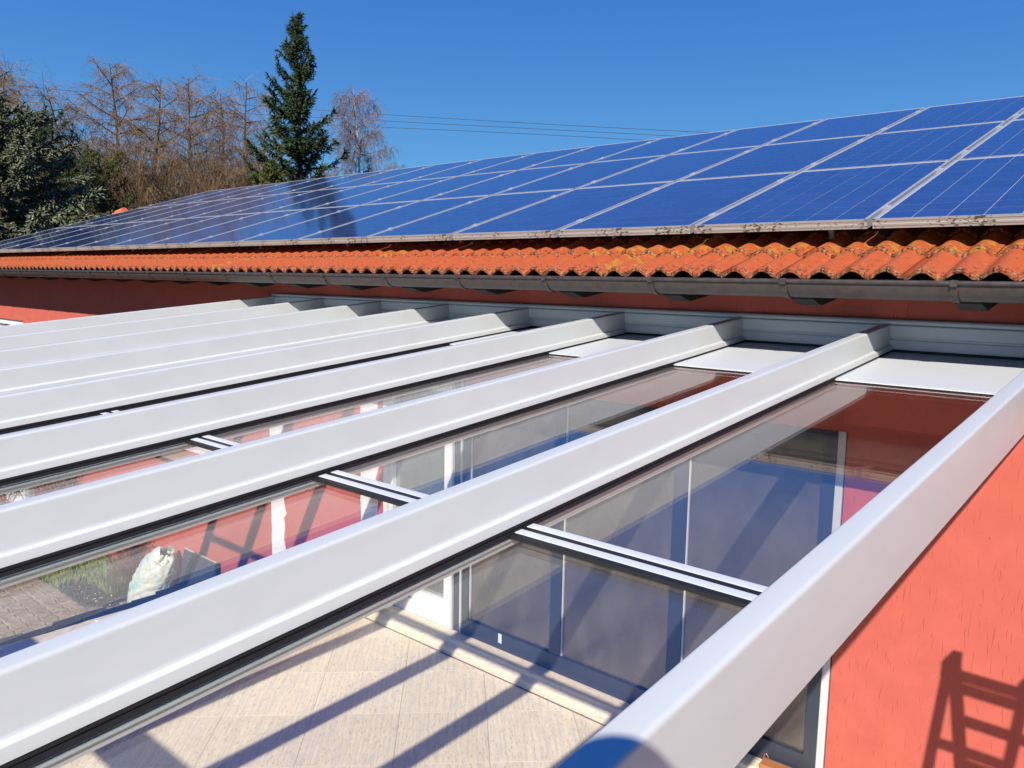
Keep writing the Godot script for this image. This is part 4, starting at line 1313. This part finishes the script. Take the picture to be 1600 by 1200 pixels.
	for k in 700:
		var a := rng.randf() * TAU
		var r := sqrt(rng.randf()) * 0.32
		var p := Vector3(cos(a) * r, 0.43, sin(a) * r)
		g.col = tone(Color(0.05, 0.10, 0.03), 0.4)
		g.spindle(p, p + Vector3(rng.randf_range(-0.1, 0.1), rng.randf_range(0.06, 0.2), rng.randf_range(-0.1, 0.1)), 0.014, Vector3.UP)
	obj("foliage", g.mesh(), M.veg, tub)

# ---------------------------------------------------------------- small things, ladder, person
func build_small():
	var g := Geo.new()
	g.box(Vector3(-0.14, 0, -0.04), Vector3(0.14, 0.035, 0.04), Transform3D(Basis(Vector3.UP, 0.05), Vector3(-1.66, 0.128, 0.062)))
	var bd := node("brown_board")
	tag(bd, "small brown board lying on the step below the filmed window", "board")
	obj("board", g.mesh(), M.wood_brown, bd)
	g = Geo.new()
	var pts := []
	for k in 9:
		var a := PI * k / 8.0
		pts.append(Vector3(-1.785 + 0.016 * cos(a), 0.162 + 0.04 * sin(a), 0.05))
	g.tube(pts, [0.0035, 0.0035, 0.0035, 0.0035, 0.0035, 0.0035, 0.0035, 0.0035, 0.0035], 6)
	obj("wire_loop", g.mesh(), M.copper, bd)
	# overhead wires
	var eye := Vector3(0, 2.97, 4.46)
	var w := [[dir_at(76.0, 10.7) * 62.0, dir_at(57.2, 10.95) * 47.0, dir_at(24.0, 9.7) * 52.0], [dir_at(76.0, 9.6) * 62.0, dir_at(57.2, 10.45) * 47.0, dir_at(24.0, 9.35) * 52.0], [dir_at(76.0, 8.3) * 62.0, dir_at(57.2, 9.95) * 47.0, dir_at(24.0, 8.9) * 52.0]]
	for wi in 3:
		var q: Array = w[wi]
		g = Geo.new()
		var pp := []
		var rr := []
		for k in 33:
			var t := k / 32.0 * 2.0
			var l0 := (t - 1.0) * (t - 2.0) / 2.0
			var l1 := -t * (t - 2.0)
			var l2 := t * (t - 1.0) / 2.0
			pp.append(eye + q[0] * l0 + q[1] * l1 + q[2] * l2)
			rr.append(0.013)
		g.tube(pp, rr, 5)
		tag(obj("power_line", g.mesh(), M.wire), "%s of three thin overhead power lines crossing the sky behind the roof" % ["highest", "middle", "lowest"][wi], "power line", "overhead power lines")

func ladder(label: String, at: Vector3, height: float, width: float, lean: float, platform: bool):
	var t := node("step_ladder", null, at)
	tag(t, label, "ladder")
	var g: Geo
	for side in [-1.0, 1.0]:
		for x in [0.0, width]:
			g = Geo.new()
			var a := Vector3(x, 0.002, side * height * lean)
			var b := Vector3(x, height, side * 0.02)
			var d := b - a
			var zz := d.normalized()
			var xx := Vector3.RIGHT
			g.box(Vector3(-0.014, -0.032, 0), Vector3(0.014, 0.032, d.length()), Transform3D(Basis(xx, zz.cross(xx), zz), a))
			obj("stile", g.mesh(), M.ladder, t)
		var n := int(height / 0.28)
		for k in n:
			var f := 1.0 - (0.10 + 0.28 * k) / height
			if f < 0.05: break
			g = Geo.new()
			var z: float = side * lerpf(height * lean, 0.02, f)
			g.box(Vector3(0.014, height * f - 0.016, z - 0.02), Vector3(width - 0.014, height * f + 0.016, z + 0.02))
			obj("rung", g.mesh(), M.ladder, t)
	g = Geo.new()
	for x in [0.0, width]:
		g.box(Vector3(x - 0.022, height - 0.09, -0.05), Vector3(x + 0.022, height + 0.02, 0.05))
	obj("hinge", g.mesh(), M.dark, t)
	if platform:
		g = Geo.new()
		g.box(Vector3(-0.02, height + 0.0205, -0.15), Vector3(width + 0.02, height + 0.045, 0.15))
		obj("platform", g.mesh(), M.ladder, t)

# smooth union of tapered capsules meshed as surface nets
func flesh(g: Geo, bones: Array, cell: float, blend: float):
	var lo := Vector3(1e9, 1e9, 1e9)
	var hi := -lo
	for b in bones:
		for e in [0, 1]:
			var r: float = b[2 + e] + blend + cell
			lo = lo.min(b[e] - Vector3(r, r, r)); hi = hi.max(b[e] + Vector3(r, r, r))
	var nx := int((hi.x - lo.x) / cell) + 2
	var ny := int((hi.y - lo.y) / cell) + 2
	var nz := int((hi.z - lo.z) / cell) + 2
	var f := PackedFloat32Array()
	f.resize(nx * ny * nz)
	f.fill(1.0)
	for b in bones:
		var a: Vector3 = b[0]
		var d: Vector3 = b[1] - a
		var dd := maxf(d.length_squared(), 1e-9)
		var r: float = maxf(b[2], b[3]) + blend + 2.0 * cell
		var l0 := ((a.min(b[1]) - Vector3(r, r, r) - lo) / cell).floor()
		var h0 := ((a.max(b[1]) + Vector3(r, r, r) - lo) / cell).ceil()
		for k in range(maxi(0, int(l0.z)), mini(nz, int(h0.z))):
			for j in range(maxi(0, int(l0.y)), mini(ny, int(h0.y))):
				for i in range(maxi(0, int(l0.x)), mini(nx, int(h0.x))):
					var p := lo + Vector3(i, j, k) * cell - a
					var t := clampf(p.dot(d) / dd, 0.0, 1.0)
					var s := (p - d * t).length() - lerpf(b[2], b[3], t)
					var at := (k * ny + j) * nx + i
					var h := maxf(blend - absf(f[at] - s), 0.0) / blend
					f[at] = minf(f[at], s) - h * h * blend * 0.25
	var ids := {}
	for k in nz - 1:
		for j in ny - 1:
			for i in nx - 1:
				var at := (k * ny + j) * nx + i
				var m := 0
				var acc := Vector3.ZERO
				var cnt := 0
				var vals := [f[at], f[at + 1], f[at + nx], f[at + nx + 1], f[at + nx * ny], f[at + nx * ny + 1], f[at + nx * ny + nx], f[at + nx * ny + nx + 1]]
				for q in 8:
					if vals[q] < 0.0: m += 1
				if m == 0 or m == 8: continue
				for e in [[0, 1], [2, 3], [4, 5], [6, 7], [0, 2], [1, 3], [4, 6], [5, 7], [0, 4], [1, 5], [2, 6], [3, 7]]:
					var va: float = vals[e[0]]
					var vb: float = vals[e[1]]
					if (va < 0.0) != (vb < 0.0):
						var t := va / (va - vb)
						var pa := Vector3(e[0] & 1, (e[0] >> 1) & 1, e[0] >> 2)
						var pb := Vector3(e[1] & 1, (e[1] >> 1) & 1, e[1] >> 2)
						acc += pa.lerp(pb, t)
						cnt += 1
				var nn := Vector3(vals[1] + vals[3] + vals[5] + vals[7] - vals[0] - vals[2] - vals[4] - vals[6], vals[2] + vals[3] + vals[6] + vals[7] - vals[0] - vals[1] - vals[4] - vals[5], vals[4] + vals[5] + vals[6] + vals[7] - vals[0] - vals[1] - vals[2] - vals[3]).normalized()
				ids[at] = g.vert(lo + (Vector3(i, j, k) + acc / cnt) * cell, nn)
	var sx := 1
	var sy := nx
	var sz := nx * ny
	for at in ids:
		for ax in [[sx, sy, sz], [sy, sz, sx], [sz, sx, sy]]:
			var nb: int = at + ax[0]
			if nb >= f.size() or (f[at] < 0.0) == (f[nb] < 0.0): continue
			var q1: int = at - ax[1]
			var q2: int = at - ax[2]
			var q3: int = at - ax[1] - ax[2]
			if not (ids.has(q1) and ids.has(q2) and ids.has(q3)): continue
			var a: int = ids[at]
			var b: int = ids[q1]
			var c: int = ids[q3]
			var d: int = ids[q2]
			if f[at] < 0.0:
				g.ix.append_array([a, b, c, a, c, d])
			else:
				g.ix.append_array([a, c, b, a, d, c])

func build_person():
	# stands on the platform ladder behind the camera; only the shadow of the head falls into view
	var fwd := Vector3(-0.656, 0, -0.754)
	var rt := Vector3(0.754, 0, -0.656)
	var o := Vector3(0.05, 1.50, 4.745)
	var P := func(r: float, y: float, fw: float): return o + rt * r + Vector3(0, y, 0) + fwd * fw
	var t := node("person", null, o)
	tag(t, "person in dark jacket and jeans standing on a platform ladder, holding a phone", "person")
	var loc := func(arr): return arr.map(func(b): return [b[0] - o, b[1] - o, b[2], b[3]])
	var g := Geo.new()
	flesh(g, loc.call([
		[P.call(0, 1.42, 0.0), P.call(0, 1.50, 0.03), 0.055, 0.052],
		[P.call(0, 1.55, 0.05), P.call(0, 1.62, 0.03), 0.078, 0.088], [P.call(0, 1.63, -0.01), P.call(0, 1.60, 0.03), 0.088, 0.085]]), 0.012, 0.03)
	flesh(g, loc.call([[P.call(0, 1.575, 0.115), P.call(0, 1.545, 0.14), 0.010, 0.014], [P.call(0.087, 1.56, 0.03), P.call(0.09, 1.59, 0.02), 0.014, 0.016], [P.call(-0.087, 1.56, 0.03), P.call(-0.09, 1.59, 0.02), 0.014, 0.016], [P.call(-0.02, 1.505, 0.115), P.call(0.02, 1.505, 0.115), 0.010, 0.010]]), 0.006, 0.01)
	for s in [-1.0, 1.0]:
		var wr: Vector3 = P.call(0.14 * s, 1.36, 0.20)
		var palm: Vector3 = P.call(0.115 * s, 1.43, 0.215)
		var hb := [[wr, palm, 0.026, 0.034]]
		for k in 4:
			var b0: Vector3 = palm + Vector3(0, 0.028 - 0.006 * k, 0) + rt * s * (0.01 - 0.012 * k)
			var b1: Vector3 = b0 + rt * (-0.035 * s) + Vector3(0, 0.018 - 0.017 * k, 0) + fwd * 0.022
			hb.append([b0, b1, 0.010, 0.009]); hb.append([b1, b1 + rt * (-0.025 * s) - fwd * 0.012 + Vector3(0, -0.004, 0), 0.009, 0.0075])
		hb.append([palm + Vector3(0, -0.015, 0), palm + rt * (-0.04 * s) + Vector3(0, 0.004, 0) - fwd * 0.02, 0.011, 0.009])
		flesh(g, loc.call(hb), 0.006, 0.012)
	obj("skin", g.mesh(), mat(0.50, 0.29, 0.21, 0.55), t)
	g = Geo.new()
	var jac := [[P.call(0, 0.95, 0), P.call(0, 1.15, 0), 0.15, 0.155], [P.call(-0.09, 1.28, 0), P.call(0.09, 1.28, 0), 0.12, 0.12], [P.call(0, 1.36, 0), P.call(0, 1.43, 0.01), 0.085, 0.065], [P.call(-0.07, 1.05, 0), P.call(0.07, 1.05, 0), 0.13, 0.13]]
	for s in [-1.0, 1.0]:
		jac.append([P.call(0.18 * s, 1.33, 0), P.call(0.27 * s, 1.10, 0.08), 0.07, 0.055])
		jac.append([P.call(0.27 * s, 1.10, 0.08), P.call(0.15 * s, 1.33, 0.19), 0.053, 0.038])
	flesh(g, loc.call(jac), 0.018, 0.05)
	obj("jacket", g.mesh(), mat(0.03, 0.035, 0.05, 0.85), t)
	g = Geo.new()
	var leg := [[P.call(-0.06, 0.92, 0), P.call(0.06, 0.92, 0), 0.13, 0.13]]
	for s in [-1.0, 1.0]:
		leg.append([P.call(0.09 * s, 0.86, 0), P.call(0.10 * s, 0.48, 0.02), 0.095, 0.062]); leg.append([P.call(0.10 * s, 0.48, 0.02), P.call(0.10 * s, 0.10, -0.01), 0.062, 0.05])
	flesh(g, loc.call(leg), 0.018, 0.03)
	obj("jeans", g.mesh(), mat(0.04, 0.06, 0.12, 0.9), t)
	g = Geo.new()
	for s in [-1.0, 1.0]:
		flesh(g, loc.call([[P.call(0.10 * s, 0.055, -0.05), P.call(0.11 * s, 0.045, 0.15), 0.05, 0.042]]), 0.014, 0.02)
	obj("shoes", g.mesh(), mat(0.03, 0.025, 0.02, 0.7), t)
	g = Geo.new()
	flesh(g, loc.call([[P.call(0, 1.655, 0.0), P.call(0, 1.645, 0.04), 0.086, 0.08], [P.call(0, 1.58, -0.05), P.call(0, 1.64, -0.03), 0.062, 0.078]]), 0.012, 0.03)
	obj("hair", g.mesh(), mat(0.03, 0.02, 0.013, 0.6), t)
	var ph := Geo.new()
	var pc: Vector3 = P.call(0, 1.455, 0.222) - o
	ph.box(Vector3(-0.075, -0.037, -0.004), Vector3(0.075, 0.037, 0.004), Transform3D(Basis(rt, Vector3.UP, -fwd), pc))
	tag(obj("phone", ph.mesh(), M.rubber), "black phone held up by the person on the ladder", "phone")
	get_node("phone").position = o

func _ready():
	# ---- camera, sky, sun, exposure
	var cam := Camera3D.new()
	cam.name = "camera"
	add_child(cam)
	cam.position = Vector3(0, 2.97, 4.46)
	cam.rotation = Vector3(-0.126968, 0.717197, 0.0177578)
	cam.fov = 50.88
	cam.near = 0.03
	cam.far = 3000.0
	cam.current = true
	var env := Environment.new()
	env.background_mode = Environment.BG_SKY
	var sky := Sky.new()
	var sm := ProceduralSkyMaterial.new()
	sm.sky_top_color = lin(0.014, 0.086, 0.365)
	sm.sky_horizon_color = lin(0.149, 0.412, 0.612)
	sm.sky_curve = 0.12
	sm.ground_bottom_color = lin(0.03, 0.03, 0.022)
	sm.ground_horizon_color = lin(0.12, 0.28, 0.40)
	sm.sky_energy_multiplier = 1.0
	sm.sun_angle_max = 0.0
	sky.sky_material = sm
	env.sky = sky
	env.tonemap_mode = Environment.TONE_MAPPER_LINEAR
	env.tonemap_exposure = 1.55
	env.sdfgi_enabled = true
	env.ssao_enabled = true
	env.ssil_enabled = true
	var we := WorldEnvironment.new()
	we.name = "world_environment"
	we.environment = env
	add_child(we)
	var sun := DirectionalLight3D.new()
	sun.name = "sun"
	add_child(sun)
	sun.look_at_from_position(Vector3.ZERO, -SUN, Vector3.UP)
	sun.light_energy = 1.6
	sun.light_color = Color(1.0, 0.968, 0.92)
	sun.light_angular_distance = 0.53
	sun.shadow_enabled = true
	make_materials()
	build_ground()
	build_terrace()
	build_house()
	build_solar()
	build_pergola()
	build_trees()
	build_garden()
	build_small()
	ladder("double sided aluminium step ladder on the terrace before the red wall", Vector3(-0.115, 0.003, 1.52), 2.27, 0.34, 0.23, false)
	ladder("low platform step ladder that the person stands on", Vector3(-0.13, 0.003, 4.745), 1.431, 0.36, 0.24, true)
	build_person()
